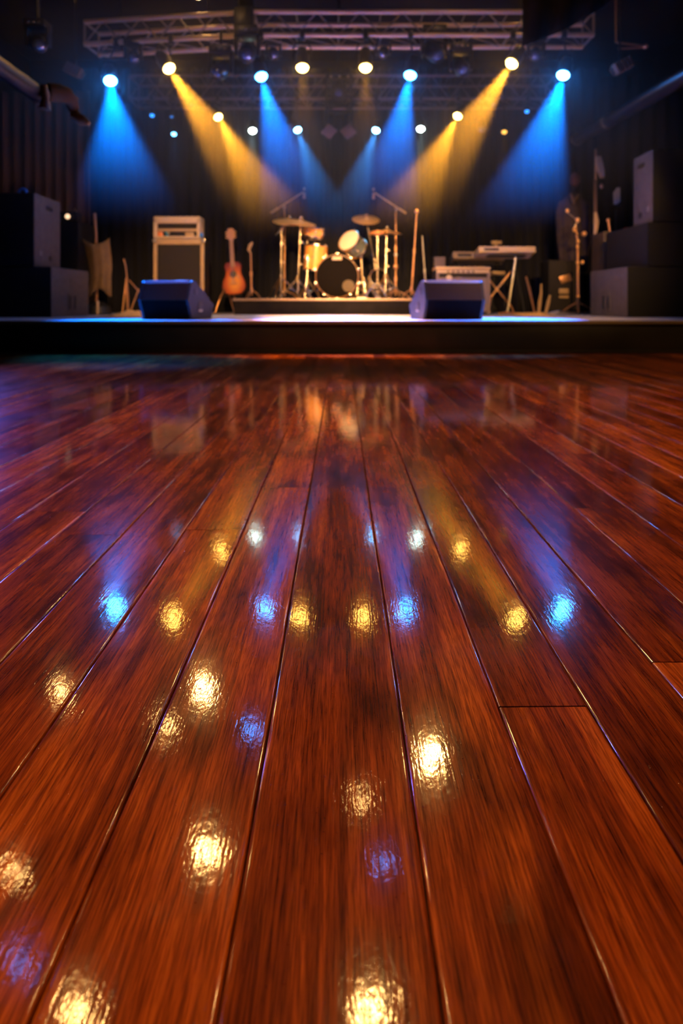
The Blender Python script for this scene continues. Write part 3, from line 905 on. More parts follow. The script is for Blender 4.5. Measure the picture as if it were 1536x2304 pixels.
for s in (-1, 1):
    MB().rod((cx + s * 0.22, ya + 0.12, zb - 0.003), (cx + s * 0.22, ya + 0.12, zb + 0.01), 0.02).build('foot', M['rubber'], t)
tag(MB().ball(W(453, 529, D - 0.02), 0.03, 0.8, 1, 1.2).build('blue_mug', M['bluep'], None, origin=W(453, 536, D)), 'small blue object standing against the right side of the amplifier head', 'cup')

# ------------------------------------------------------------------ acoustic guitar
D = 8.6
gx, gz = X(527, D), SZ + 0.10
zg0 = Zh(662, D)
hb = lambda py: Zh(py, D)
t = thing('acoustic_guitar', 'sunburst acoustic guitar upright on a stand between amplifier and drums', 'guitar', (gx, D, zg0))
tl = Matrix.Translation((gx, D, zg0)) @ Matrix.Rotation(math.radians(-4.5), 4, 'Y') @ Matrix.Rotation(math.radians(-7), 4, 'X')
pxm = D / F
right = [(0, 0), (14, 1), (21, 5), (25, 11), (26.5, 18), (25.5, 26), (22.5, 34), (19, 41), (17, 47), (17, 53), (19, 60), (19.5, 66), (17, 71), (11, 74), (4, 75)]
poly = [(a * pxm, b_ * pxm) for a, b_ in right] + [(-a * pxm, b_ * pxm) for a, b_ in reversed(right) if a > 0]
bo = MB().prism(poly, tl, 0.10).build('body', M['burst'], t)
bv = bo.modifiers.new('edge', 'BEVEL'); bv.width = 0.008; bv.segments = 3; bv.limit_method = 'ANGLE'
MB().lathe([(0.048, -0.002), (0.048, 0.0), (0.0, 0.0005)], tl @ Matrix.Translation((0, -0.001, 46 * pxm)) @ Matrix.Rotation(PI / 2, 4, 'X'), 24).build('sound_hole', M['gdark'], t)
MB().prism([(0.045, 0.23), (0.07, 0.21), (0.075, 0.24), (0.06, 0.27), (0.052, 0.27)], tl @ Matrix.Translation((0, -0.003, 0)), 0.003).build('pickguard', M['headst'], t)
MB().box(tl @ Vector((0, -0.006, 24 * pxm)), (0.11, 0.012, 0.014), 0.004, R=tl.to_3x3()).build('bridge', M['headst'], t)
MB().prism([(-0.03, 62 * pxm), (0.03, 62 * pxm), (0.022, 125 * pxm), (-0.022, 125 * pxm)], tl @ Matrix.Translation((0, -0.012, 0)), 0.03).build('neck', M['neck'], t)
hs = MB().prism([(-0.024, 124 * pxm), (0.024, 124 * pxm), (0.052, 130 * pxm), (0.048, 148 * pxm), (0.02, 152 * pxm), (-0.03, 152 * pxm), (-0.05, 146 * pxm), (-0.052, 130 * pxm)], tl @ Matrix.Translation((0, -0.008, 0)), 0.018).build('headstock', M['headst'], t)
for s in (-1, 1):
    for k in range(3):
        MB().rod(tl @ Vector((s * 0.05, 0.0, (131 + 6 * k) * pxm)), tl @ Vector((s * 0.075, 0.0, (131 + 6 * k) * pxm)), 0.008).build('tuning_peg', M['brass'], hs)
sg = MB()
for k in range(6):
    a = (k - 2.5) * 0.009
    sg.rod(tl @ Vector((a, -0.016, 24 * pxm)), tl @ Vector((a * 0.8, -0.018, 126 * pxm)), 0.0012, n=5)
sg.build('strings', M['steel'], t)
t = thing('guitar_stand', 'thin metal A-frame stand holding the acoustic guitar', 'stand', (gx, D + 0.1, SZ))
MB().tube([W(504, 652, D - 0.12), W(496, 668, D - 0.1), W(488, 690, D - 0.12), (X(484, D - 0.15), D - 0.15, SZ + 0.012)], 0.010).build('leg', M['copperish'], t)
MB().tube([W(515, 655, D + 0.15), W(520, 680, D - 0.02), (X(527, D - 0.1), D - 0.1, SZ + 0.012)], 0.009).build('leg', M['copperish'], t)
MB().tube([W(524, 650, D + 0.2), W(528, 680, D + 0.25), (X(535, D + 0.3), D + 0.3, SZ + 0.012)], 0.009).build('leg', M['copperish'], t)
MB().tube([W(504, 652, D - 0.12), W(506, 667, D - 0.05), W(545, 667, D - 0.05), W(547, 655, D - 0.12)], 0.008).build('cradle', M['rubber'], t)
MB().tube([W(515, 655, D + 0.15), W(524, 650, D + 0.2), W(526, 600, D + 0.17)], 0.009).build('back_post', M['rubber'], t)


# ------------------------------------------------------------------ stands and drums
def tripod(t, base, ht, spread, m, r=0.011, rot=0.5, double=True):
    base = Vector(base)
    hub = base + Vector((0, 0, ht)); low = base + Vector((0, 0, ht * 0.32))
    for k in range(3):
        a = rot + k * 2 * PI / 3
        f = base + Vector((math.cos(a) * spread, math.sin(a) * spread, 0.012))
        mid = (hub * 0.45 + f * 0.55) + Vector((0, 0, 0.015))
        lg = MB().tube([hub, mid, f], r * 0.9, 8)
        if double: lg.rod(low, mid, r * 0.6, n=8)
        lo = lg.build('leg', m, t)
        MB().ball(f + Vector((0, 0, 0.004)), 0.016, 1, 1, 0.8).build('rubber_foot', M['chrome'] if double else M['rubber'], lo)
    MB().rod(hub - Vector((0, 0, 0.03)), hub + Vector((0, 0, 0.03)), r * 2.0).build('collar', m, t)


def cym_profile(r):
    return [(0.0, 0.036), (0.02, 0.034), (0.04, 0.022), (r * 0.28, 0.012), (r * 0.7, 0.0), (r, -0.014), (r, -0.0165), (r * 0.7, -0.003), (r * 0.28, 0.009), (0.04, 0.018), (0.0, 0.030)]


def cymbal_stand(base_px, Dd, top, label, r, tilt=(0, 0), ht=0.30, spread=0.22, rot=0.4, knots=(0.45, 0.75), elbow=None, second=None):
    bx = X(base_px, Dd)
    base = Vector((bx, Dd, RZ))
    t = thing('cymbal_stand', label, 'cymbal stand', base, 'cymbal stands around the bass drum')
    tripod(t, base, ht, spread, M['chrome'], rot=rot)
    top = Vector(top)
    start = base + Vector((0, 0, 0.05))
    if elbow is not None:
        e = Vector(elbow)
        MB().rod(start, e, 0.012).build('tube', M['chrome'], t)
        MB().rod(e - (top - e).normalized() * 0.12, top, 0.009).build('boom_arm', M['chrome'], t)
        MB().ball(e, 0.030).build('clamp', M['chrome'], t)
    else:
        MB().rod(start, start.lerp(top, 0.55), 0.0135).rod(start.lerp(top, 0.55), top, 0.009).build('tube', M['chrome'], t)
    axis_top = top if elbow is None else Vector(elbow)
    for k in knots:
        q = start.lerp(axis_top, k)
        MB().rod(q - Vector((0, 0, 0.025)), q + Vector((0, 0, 0.025)), 0.021).ball(q + Vector((0.032, -0.01, 0)), 0.017, 1.3, 0.6, 0.8).build('clamp', M['chrome'], t)
    R = Matrix.Translation(top) @ Matrix.Rotation(tilt[0], 4, 'Y') @ Matrix.Rotation(tilt[1], 4, 'X')
    cy = MB().lathe(cym_profile(r), R, 48).build('cymbal', M['brass'], t, sharp=1.0)
    MB().rod(R @ Vector((0, 0, 0.02)), R @ Vector((0, 0, 0.075)), 0.006).ball(R @ Vector((0, 0, 0.06)), 0.014, 1.4, 0.7, 0.8).build('wing_nut', M['chrome'], t)
    return t


tx = math.radians
cymbal_stand(632, 8.35, W(650, 497, 8.3), 'cymbal stand at the far left of the kit with a wide crash cymbal', 0.215, (tx(4), tx(20)), rot=0.3, knots=(0.5, 0.78), elbow=W(633, 515, 8.35), spread=0.27)
cymbal_stand(669, 8.0, W(676, 499, 8.0), 'second cymbal stand from the left, its cymbal overlapping the wide crash', 0.20, (tx(10), tx(16)), rot=-0.6, ht=0.26, spread=0.22, knots=(0.42, 0.72))
cymbal_stand(845, 8.8, W(823, 492, 8.75), 'cymbal stand right of the bass drum with a high round crash cymbal', 0.195, (tx(3), tx(28)), rot=0.9, elbow=W(842, 585, 8.8), knots=(0.5,), spread=0.25)
cymbal_stand(866, 8.1, W(870, 521, 8.15), 'cymbal stand at the right of the kit with a flat ride cymbal seen edge-on', 0.20, (tx(6), tx(3)), rot=2.2, knots=(0.45, 0.7), spread=0.24)


def hihat():
    base = Vector((X(849, 7.95), 7.95, RZ))
    t = thing('hi_hat_stand', 'short chrome pedal stand with two small cymbals right of the bass drum', 'cymbal stand', base)
    tripod(t, base, 0.22, 0.17, M['chrome'], rot=1.2)
    top = W(849, 524, 7.95)
    MB().rod(base + Vector((0, 0, 0.05)), top, 0.011).build('tube', M['chrome'], t)
    for k in (0.5, 0.74):
        q = base.lerp(top, k)
        MB().rod(q - Vector((0, 0, 0.02)), q + Vector((0, 0, 0.02)), 0.020).build('clamp', M['chrome'], t)
    MB().lathe(cym_profile(0.11), Matrix.Translation(top), 36).build('cymbal', M['brass'], t)
    MB().lathe(cym_profile(0.11), Matrix.Translation(top - Vector((0, 0, 0.01))) @ Matrix.Rotation(PI, 4, 'X'), 36).build('cymbal', M['brass'], t)
    MB().box(base + Vector((0, -0.08, 0.03)), (0.07, 0.2, 0.012), 0.004, R=Matrix.Rotation(0.2, 3, 'X')).build('pedal', M['steel'], t)


hihat()


def drum(t, MX, r, depth, shell, head, nl=8, hoop_r=0.011, badge=None):
    """axis = local z, batter head at z=0, shell runs to z=-depth"""
    sh = MB().lathe([(r, -0.012), (r, -depth + 0.012)], MX, 48).build('shell', shell, t)
    MB().lathe([(r * 1.005, 0.0), (r * 0.97, 0.002), (0, 0.003)], MX, 48).build('drum_head', head, t)
    MB().lathe([(r * 0.97, -depth - 0.001), (0, -depth - 0.002)], MX, 48).build('drum_head', head, t)
    for z in (0.0, -depth):
        MB().lathe([(r + 0.014, z - 0.012), (r + 0.014, z + 0.010), (r + 0.003, z + 0.012), (r + 0.003, z - 0.012), (r + 0.014, z - 0.012)], MX, 48).build('hoop', M['chrome'], t)
    for k in range(nl):
        a = 2 * PI * k / nl + 0.3
        u = Vector((math.cos(a), math.sin(a), 0))
        l = MB().rod(MX @ (u * (r + 0.010) + Vector((0, 0, -0.0))), MX @ (u * (r + 0.010) + Vector((0, 0, -depth))), 0.0035, n=6)
        c = MX @ (u * (r + 0.012) + Vector((0, 0, -depth * 0.5)))
        l.ball(c, 0.016, 1, 1, 1, 10)
        l.ball(MX @ (u * (r + 0.014) + Vector((0, 0, 0.006))), 0.011, 1, 1, 1, 8)
        l.ball(MX @ (u * (r + 0.014) + Vector((0, 0, -depth - 0.004))), 0.010, 1, 1, 1, 8)
        l.build('lug', M['chrome'], t)
    return sh


# bass drum, axis along -y, front head toward the hall
D = 8.0
bc = W(758, 618, D); br = 0.268
bc.z = RZ + br + 0.022
t = thing('bass_drum', 'large round bass drum with black front head in the middle of the riser', 'drum', (bc.x, D, RZ))
MX = Matrix.Translation((bc.x, D, bc.z)) @ Matrix.Rotation(PI / 2, 4, 'X')
MB().lathe([(br, -0.02), (br, -0.40)], MX, 64).build('shell', M['shell'], t)
MB().lathe([(br, 0.0), (br * 0.97, 0.004), (0, 0.005)], MX, 64).build('drum_head', M['bhead'], t)
for z in (0.0, -0.41):
    MB().lathe([(br + 0.013, z - 0.022), (br + 0.013, z + 0.010), (br + 0.002, z + 0.012), (br + 0.002, z - 0.022), (br + 0.013, z - 0.022)], MX, 64).build('hoop', M['hoopwood'], t)
for k in range(10):
    a = 2 * PI * (k + 0.5) / 10
    u = Vector((math.cos(a), math.sin(a), 0))
    MB().box(MX @ (u * (br + 0.024) + Vector((0, 0, -0.0))), (0.03, 0.035, 0.03), 0.007).rod(MX @ (u * (br + 0.020) + Vector((0, 0, -0.0))), MX @ (u * (br + 0.016) + Vector((0, 0, -0.15))), 0.005, n=6).ball(MX @ (u * (br + 0.014) + Vector((0, 0, -0.16))), 0.018, n=8).build('lug', M['chrome'], t)
MB().box((bc.x, D - 0.010, bc.z + br * 0.86), (0.125, 0.006, 0.042), 0.002).build('badge', M['badge'], t)
dc = (bc.x + 0.145, D - 0.008, bc.z - 0.125)
dd = MB().lathe([(0.078, 0.0), (0.078, -0.002), (0, -0.003)], aim(dc, (0, -1, 0)), 36).build('round_emblem', M['disc'], t)
pts = []
for k in range(22):
    a = -2.4 + k * 0.16
    rr = 0.030
    pts.append((dc[0] + rr * math.sin(a * 1.6) * 0.9, dc[1] - 0.003, dc[2] + 0.045 - k * 0.0042))
MB().tube(pts, 0.004, 6).build('emblem_mark', M['disc_dark'], dd)
for s in (-1, 1):
    MB().tube([(bc.x + s * 0.245, D + 0.12, bc.z - 0.09), (bc.x + s * 0.36, D + 0.02, RZ + 0.06), (bc.x + s * 0.385, D - 0.02, RZ + 0.014)], 0.010).ball((bc.x + s * 0.387, D - 0.02, RZ + 0.016), 0.017).build('spur', M['chrome'], t)
MB().box((bc.x, D + 0.2, RZ + 0.012), (0.20, 0.34, 0.022), 0.004).build('cradle_block', M['rubber'], t)

# floor tom left
D = 8.15
c = Vector((X(712, D), D, Zh(553, D)))
t = thing('floor_tom', 'deep amber floor tom standing left of the bass drum', 'drum', (c.x, D, RZ))
r = 0.142
dp = (608 - 553) * D / F
MX = Matrix.Translation(c) @ Matrix.Rotation(math.radians(4), 4, 'Y')
drum(t, MX, r, dp, M['shell'], M['drumhead'], 6)
for k in range(3):
    a = [-0.75, 1.5, -2.35][k]
    u = Vector((math.cos(a), math.sin(a), 0))
    p = c + u * (r + 0.022)
    MB().tube([p + Vector((0, 0, -0.12)), p + Vector((0, 0, -dp - 0.05)), Vector((p.x + u.x * 0.05, p.y + u.y * 0.05, RZ + 0.012))], 0.009).ball((p.x + u.x * 0.05, p.y + u.y * 0.05, RZ + 0.014), 0.016).box(p + Vector((0, 0, -dp * 0.6)), (0.03, 0.03, 0.06), 0.006).build('leg', M['chrome'], t)

# rack tom left, shallow and tilted toward the hall
D = 8.25
c = W(706, 512, D)
MX = Matrix.Translation(c) @ Matrix.Rotation(math.radians(12), 4, 'Y') @ Matrix.Rotation(math.radians(6), 4, 'X')
bx = Vector((X(693, 8.3), 8.3, RZ))
t = thing('snare_drum', 'shallow amber drum on a chrome stand under the left cymbals', 'drum', bx)
drum(t, MX, 0.135, 0.12, M['shell'], M['drumhead'], 8)
tripod(t, bx, 0.24, 0.16, M['chrome'], rot=1.9, r=0.009)
MB().rod(bx + Vector((0, 0, 0.05)), MX @ Vector((-0.06, 0, -0.16)), 0.012).build('post', M['chrome'], t)
b = MB()
for k in range(3):
    a = k * 2 * PI / 3 + 0.5
    b.tube([MX @ Vector((-0.06, 0, -0.17)), MX @ Vector((math.cos(a) * 0.12, math.sin(a) * 0.12, -0.15)), MX @ Vector((math.cos(a) * 0.155, math.sin(a) * 0.155, -0.10))], 0.007)
b.build('basket', M['chrome'], t)

# rack tom right, strongly tilted so its head faces the hall
D = 8.15
c = W(785, 541, D - 0.05)
MX = Matrix.Translation(c) @ Matrix.Rotation(math.radians(-38), 4, 'Z') @ Matrix.Rotation(math.radians(62), 4, 'X') 
bx = Vector((X(818, 8.3), 8.3, RZ))
t = thing('rack_tom', 'steeply tilted tom with glowing cream head above the bass drum, right side', 'drum', bx)
drum(t, MX, 0.145, 0.19, M['greyshell'], M['drumhead'], 6)
e = W(812, 578, 8.3)
MB().rod(bx + Vector((0, 0, 0.04)), e + Vector((0, 0, 0.02)), 0.013).build('post', M['chrome'], t)
MB().tube([e, e + Vector((0, 0, 0.04)), MX @ Vector((0.05, -0.05, -0.17))], 0.011).ball(e, 0.03).build('mount_arm', M['chrome'], t)
tripod(t, bx, 0.26, 0.18, M['chrome'], rot=-0.4, r=0.010)

# second, lower drum behind right
D = 8.55
c = Vector((X(852, D), D, Zh(625, D)))
t = thing('low_drum', 'small chrome-hooped drum low at the right end of the kit', 'drum', (c.x, D, RZ))
MX = Matrix.Translation(c) @ Matrix.Rotation(math.radians(70), 4, 'X') @ Matrix.Rotation(math.radians(10), 4, 'Y')
drum(t, MX, 0.12, 0.10, M['copperish'], M['bhead'], 6)
for s in (-1, 1):
    MB().tube([c + Vector((s * 0.12, 0.0, -0.02)), c + Vector((s * 0.15, -0.03, -0.14)), (c.x + s * 0.17, D - 0.06, RZ + 0.012)], 0.009).build('leg', M['chrome'], t)
MB().tube([c + Vector((0, 0.1, -0.08)), (c.x, D + 0.22, RZ + 0.012)], 0.009).build('leg', M['chrome'], t)

# bass drum pedal
t = thing('drum_pedal', 'chrome foot pedal beside the bass drum on the riser', 'pedal', (X(815, 7.9), 7.9, RZ))
MB().box((X(813, 7.9), 7.95, RZ + 0.035), (0.10, 0.26, 0.012), 0.004, R=Matrix.Rotation(0.18, 3, 'X')).build('footboard', M['chrome'], t)
MB().box((X(813, 7.9), 7.95, RZ + 0.006), (0.11, 0.30, 0.01), 0.003).build('base_plate', M['steel'], t)
for s in (-1, 1):
    MB().rod((X(813, 7.9) + s * 0.05, 8.05, RZ + 0.01), (X(813, 7.9) + s * 0.045, 8.07, RZ + 0.23), 0.010).ball((X(813, 7.9) + s * 0.045, 8.07, RZ + 0.235), 0.018).build('upright', M['chrome'], t)
MB().rod((X(813, 7.9) - 0.05, 8.07, RZ + 0.22), (X(813, 7.9) + 0.05, 8.07, RZ + 0.22), 0.007).build('axle', M['chrome'], t)


# boom microphone stands
def boom_stand(bpx, Dd, zb, ppx, ppy, b0, b1, label, mic=True, spread=0.2, rot=0.2, m='copperish', r=0.010):
    base = Vector((X(bpx, Dd), Dd, zb))
    t = thing('microphone_stand', label, 'microphone stand', base, 'microphone stands on the stage')
    tripod(t, base, 0.12, spread, M[m], r=0.009, rot=rot, double=False)
    piv = W(ppx, ppy, Dd)
    MB().rod(base + Vector((0, 0, 0.05)), base.lerp(piv, 0.55), r * 1.15).rod(base.lerp(piv, 0.55), piv, r * 0.9).build('pole', M[m], t)
    q = base.lerp(piv, 0.55)
    MB().rod(q - Vector((0, 0, 0.03)), q + Vector((0, 0, 0.03)), r * 1.9).build('height_clamp', M[m], t)
    if b0 is not None:
        p0 = W(b0[0], b0[1], Dd - 0.02); p1 = W(b1[0], b1[1], Dd - 0.05)
        MB().rod(p0, p1, r * 0.95).rod(p0, p0.lerp(p1, 0.22), r * 1.6).build('boom', M['tan'], t)
        MB().ball(piv, 0.026).ball(piv + Vector((0.0, -0.03, -0.05)), 0.014, 1, 1, 2.0).build('boom_clamp', M['chrome'], t)
        if mic:
            mo = MB().rod(p1 + Vector((0, 0, 0.055)), p1 + Vector((0, 0, -0.07)), 0.014, 0.019).ball(p1 + Vector((0, 0, -0.08)), 0.022).build('microphone', M['copperish'], t)
            MB().ball(p1, 0.022).build('microphone_clip', M['rubber'], mo)
    return t


boom_stand(640, 8.7, RZ, 640, 464, (609, 479), (684, 431), 'boom microphone stand over the left cymbals', rot=0.1)
boom_stand(890, 8.5, RZ, 890, 467, (913, 480), (840, 432), 'boom microphone stand over the right cymbals', rot=2.0)
t = boom_stand(566, 8.2, RZ, 564, 570, None, None, 'short straight microphone stand left of the drums, curved clip on top', rot=0.3, spread=0.12)
MB().tube([W(564, 570, 8.2), W(559, 562, 8.2), W(563, 552, 8.2), W(568, 545, 8.2)], [0.008, 0.02, 0.022, 0.012]).build('microphone', M['tan'], t)
t = boom_stand(925, 7.85, RZ, 937, 477, None, None, 'tall thin leaning stand at the right end of the riser', rot=0.8, spread=0.12)
MB().ball(W(937, 476, 7.85), 0.028).build('top_knob', M['copperish'], t)
t = boom_stand(962, 8.3, SZ, 949, 530, None, None, 'tall steel stand right of the riser behind the right monitor', rot=0.8, spread=0.15, m='steel')
t = boom_stand(890, 8.15, RZ, 890, 590, None, None, 'short stand with two knobs right of the cymbals', rot=0.8, spread=0.16)
MB().ball(W(890, 573, 8.15), 0.026).build('top_knob', M['steel'], t)
MB().ball(W(890, 600, 8.15), 0.034, 1, 1, 1.2).build('top_knob', M['copperish'], t)

# ------------------------------------------------------------------ right combo amplifier
D = 7.4
x0, x1 = X(980, D), X(1103, D)
zt = Zh(600, D); cx = (x0 + x1) / 2
t = thing('combo_amplifier', 'wide combo amplifier with silver grille and tan top behind the right monitor', 'amplifier', (cx, D, SZ))
MB().box((cx, D + 0.15, (SZ + zt) / 2 + 0.008), (x1 - x0 - 0.01, 0.28, zt - SZ - 0.03), 0.01).build('enclosure', M['tolex'], t)
MB().box((cx, D + 0.14, zt - 0.02), (x1 - x0, 0.32, 0.04), 0.010).build('top_panel', M['tan'], t)
MB().box((cx, D + 0.002, zt - 0.06), (x1 - x0 - 0.02, 0.014, 0.03), 0.004).build('control_panel', M['cream'], t)
MB().box((cx, D + 0.004, (SZ + zt) / 2 - 0.045), (x1 - x0 - 0.08, 0.016, zt - SZ - 0.17), 0.004).build('grille', M['mauvegrille'], t)
for s in (-1, 1):
    MB().box((cx + s * ((x1 - x0) / 2 - 0.022), D + 0.002, (SZ + zt) / 2 - 0.03), (0.034, 0.03, zt - SZ - 0.08), 0.006).build('side_trim', M['mauvegrille'], t)
for k in range(6):
    MB().lathe([(0.011, 0), (0.009, -0.018), (0, -0.02)], aim((cx - 0.18 + k * 0.06, D - 0.006, zt - 0.06), (0, -1, 0)), 12).build('knob', M['tolex'], t)
MB().lathe([(0.036, 0), (0.034, -0.01), (0, -0.012)], aim(W(1010, 625, D - 0.01), (0, -1, 0)), 20).build('badge', M['badge'], t)
MB().box(W(998, 631, D - 0.012), (0.05, 0.01, 0.03), 0.004).box(W(1033, 627, D - 0.008), (0.07, 0.01, 0.04), 0.004).build('badge', M['mauvegrille'], t)
for sx in (-1, 1):
    MB().rod((cx + sx * 0.26, D + 0.05, SZ - 0.001), (cx + sx * 0.26, D + 0.05, SZ + 0.03), 0.02).build('foot', M['rubber'], t)

# small box behind it on a stool-like stand
t = thing('small_cabinet', 'small mauve cabinet behind the combo amplifier at its left', 'speaker', (X(989, 8.4), 8.4, SZ))
MB().box((X(989, 8.4), 8.5, (Zh(576, 8.4) + SZ + 0.02) / 2), (0.175, 0.2, Zh(576, 8.4) - SZ - 0.02), 0.01).build('enclosure', M['tolex'], t)
MB().box((X(989, 8.4), 8.396, Zh(600, 8.4)), (0.15, 0.012, 0.26), 0.004).build('grille', M['mauvegrille'], t)
MB().rod((X(984, 8.4), 8.5, SZ - 0.001), (X(984, 8.4), 8.5, SZ + 0.03), 0.03).build('foot', M['rubber'], t)


# ------------------------------------------------------------------ keyboards
def keyboard(x0, x1, y, dep, z, th, label, rz, tiltx, mbody):
    cx = (x0 + x1) / 2; w = x1 - x0
    t = thing('keyboard', label, 'keyboard', (cx, y, z))
    R = Matrix.Rotation(rz, 4, 'Z') @ Matrix.Rotation(tiltx, 4, 'X')
    B = Matrix.Translation((cx, y, z)) @ R
    r3 = R.to_3x3()
    MB().box(B @ Vector((0, 0, th / 2)), (w, dep, th), 0.010, R=r3).build('body', mbody, t)
    kw = (w * 0.86) / 28
    wk = MB(); bk = MB()
    for k in range(28):
        xx = -w * 0.43 + kw * (k + 0.5)
        wk.box(B @ Vector((xx, dep * 0.22, th + 0.004)), (kw * 0.93, dep * 0.46, 0.012), 0.001, R=r3, seg=1)
        if k % 7 not in (2, 6):
            bk.box(B @ Vector((xx + kw / 2, dep * 0.10, th + 0.014)), (kw * 0.55, dep * 0.26, 0.012), 0.001, R=r3, seg=1)
    wk.build('white_keys', M['keysw'], t)['kind'] = 'stuff'
    bk.build('black_keys', M['keysb'], t)['kind'] = 'stuff'
    MB().box(B @ Vector((-w * 0.28, -dep / 2 - 0.002, th * 0.45)), (w * 0.26, 0.006, th * 0.45), 0.002, R=r3).build('rear_panel', M['gdark'], t)
    MB().box(B @ Vector((0, -dep * 0.3, th + 0.003)), (w * 0.4, dep * 0.18, 0.006), 0.002, R=r3).build('control_panel', M['tolex'], t)
    return t


kz = Zh(574, 7.7)
keyboard(X(1074, 7.7), X(1202, 7.7), 7.78, 0.28, kz, 0.075, 'long cream keyboard on a crossed stand right of the combo amplifier', math.radians(2), math.radians(-14), M['keys'])
keyboard(X(1017, 8.5), X(1135, 8.5), 8.55, 0.26, Zh(588, 8.5), 0.10, 'second darker keyboard behind and left of the long cream one', math.radians(-1), math.radians(-16), M['mauvetan'] if 'mauvetan' in M else M['tan'])
t = thing('keyboard_stand', 'crossed metal stand under the long cream keyboard', 'stand', (X(1140, 7.75), 7.78, SZ))
MB().rod((X(1160, 7.72), 7.70, kz - 0.005), (X(1138, 7.72), 7.66, SZ + 0.03), 0.016).build('leg', M['steel'], t)
MB().rod((X(1104, 7.9), 7.9, Zh(668, 7.9)), (X(1150, 7.9), 7.9, Zh(610, 7.9)), 0.013).rod((X(1104, 7.9), 7.9, Zh(668, 7.9)), (X(1098, 7.95), 7.95, SZ + 0.02), 0.013).build('leg', M['copperish'], t)
MB().rod((X(1102, 7.95), 7.95, Zh(632, 7.95)), (X(1150, 7.95), 7.95, Zh(690, 7.95)), 0.012).rod((X(1150, 7.95), 7.95, Zh(690, 7.95)), (X(1156, 7.95), 7.95, SZ + 0.015), 0.012).build('leg', M['copperish'], t)
MB().rod((X(1155, 8.0), 8.0, kz), (X(1180, 8.0), 8.0, SZ + 0.02), 0.012).build('leg', M['rubber'], t)
MB().box((X(1140, 7.72), 7.78, kz - 0.012), (0.46, 0.22, 0.016), 0.004).build('top_frame', M['rubber'], t)
for s in (-1, 1):
    MB().rod((X(1138, 7.66), 7.66, SZ + 0.03), (X(1138, 7.66) + s * 0.11, 7.56, SZ + 0.012), 0.014).ball((X(1138, 7.66) + s * 0.11, 7.56, SZ + 0.014), 0.018).build('foot', M['copperish'], t)
t = thing('keyboard_stand', 'dark stand under the second keyboard', 'stand', (X(1075, 8.5), 8.55, SZ))
for a, b_ in ((1025, 1125), (1125, 1025)):
    MB().rod((X(a, 8.5), 8.55, Zh(590, 8.5)), (X(b_, 8.5), 8.55, SZ + 0.015), 0.014).build('leg', M['rubber'], t)
MB().box((X(1076, 8.5), 8.55, Zh(589, 8.5) - 0.006), (0.66, 0.18, 0.012), 0.003).build('top_frame', M['rubber'], t)
t = thing('stool', 'low tan-topped stool under the keyboards', 'stool', (X(1120, 8.25), 8.25, SZ))
MB().box((X(1118, 8.25), 8.25, Zh(615, 8.25)), (0.17, 0.2, 0.045), 0.012).build('seat', M['tan'], t)
for sx in (-1, 1):
    for sy in (-1, 1):
        MB().rod((X(1118, 8.25) + sx * 0.06, 8.25 + sy * 0.07, Zh(618, 8.25)), (X(1118, 8.25) + sx * 0.09, 8.25 + sy * 0.09, SZ + 0.001), 0.009).build('leg', M['rubber'], t)
tag(MB().box(W(1116, 546, 8.6), (0.14, 0.06, 0.05), 0.01).box(W(1116, 556, 8.6), (0.03, 0.02, 0.09), 0.002).build('desk_clamp_box', M['tan'], None, origin=W(1116, 560, 8.6)), 'small tan box standing behind the long cream keyboard', 'box')

# ------------------------------------------------------------------ things at the left wing
D = 7.6
t = thing('covered_stand', 'stand draped with olive brown cloth right of the left stack', 'covered stand', (X(217, D), D, SZ))
rows = [(535, 185, 246), (552, 190, 247), (575, 196, 250), (600, 200, 252), (625, 203, 250), (648, 200, 250), (668, 197, 251)]
vs = []; fs = []; nx = 30
for j, (py, a, b_) in enumerate(rows):
    for i in range(nx + 1):
        u = i / nx
        sag = 14 * math.sin(PI * u) ** 0.8 * (1 - j / 6.0) - (18 * math.sin(PI * u) ** 2) * (j / 6.0) ** 3
        px = a + (b_ - a) * u
        dd_ = D - 0.10 * math.sin(PI * u) + 0.014 * math.sin(u * 15 + j * 0.35) * (0.4 + j / 8)
        vs.append(W(px, py + sag, dd_))
for j in range(len(rows) - 1):
    for i in range(nx):
        a = j * (nx + 1) + i
        fs.append([a, a + 1, a + nx + 2, a + nx + 1])
co = MB().add(vs, fs).build('cloth_cover', M['olive'], t, sharp=3.0)
sm = co.modifiers.new('cloth_thickness', 'SOLIDIFY'); sm.thickness = 0.006
MB().tube([(X(217, D + .08), D + 0.08, SZ + 0.03), W(217, 600, D + 0.08), W(216, 530, D + 0.06), W(213, 480, D + 0.05)], 0.018).build('pole', M['copperish'], t)
MB().lathe([(0.15, 0.0), (0.16, 0.02), (0.14, 0.10), (0.06, 0.16), (0.0, 0.17)], Matrix.Translation((X(217, D), D + 0.06, SZ + 0.001))).build('base', M['black'], t)
MB().rod((X(219, D - 0.15), D - 0.14, SZ + 0.17), (X(220, D - 0.15), D - 0.16, SZ + 0.001), 0.016, 0.010).build('leg', M['beige'], t)
for q, lb in (((178, 672), 'left'), ((178, 700), 'right')):
    MB().ball(W(q[0] + 6, q[1], D - 0.05), 0.02).build('caster', M['steel'], t)

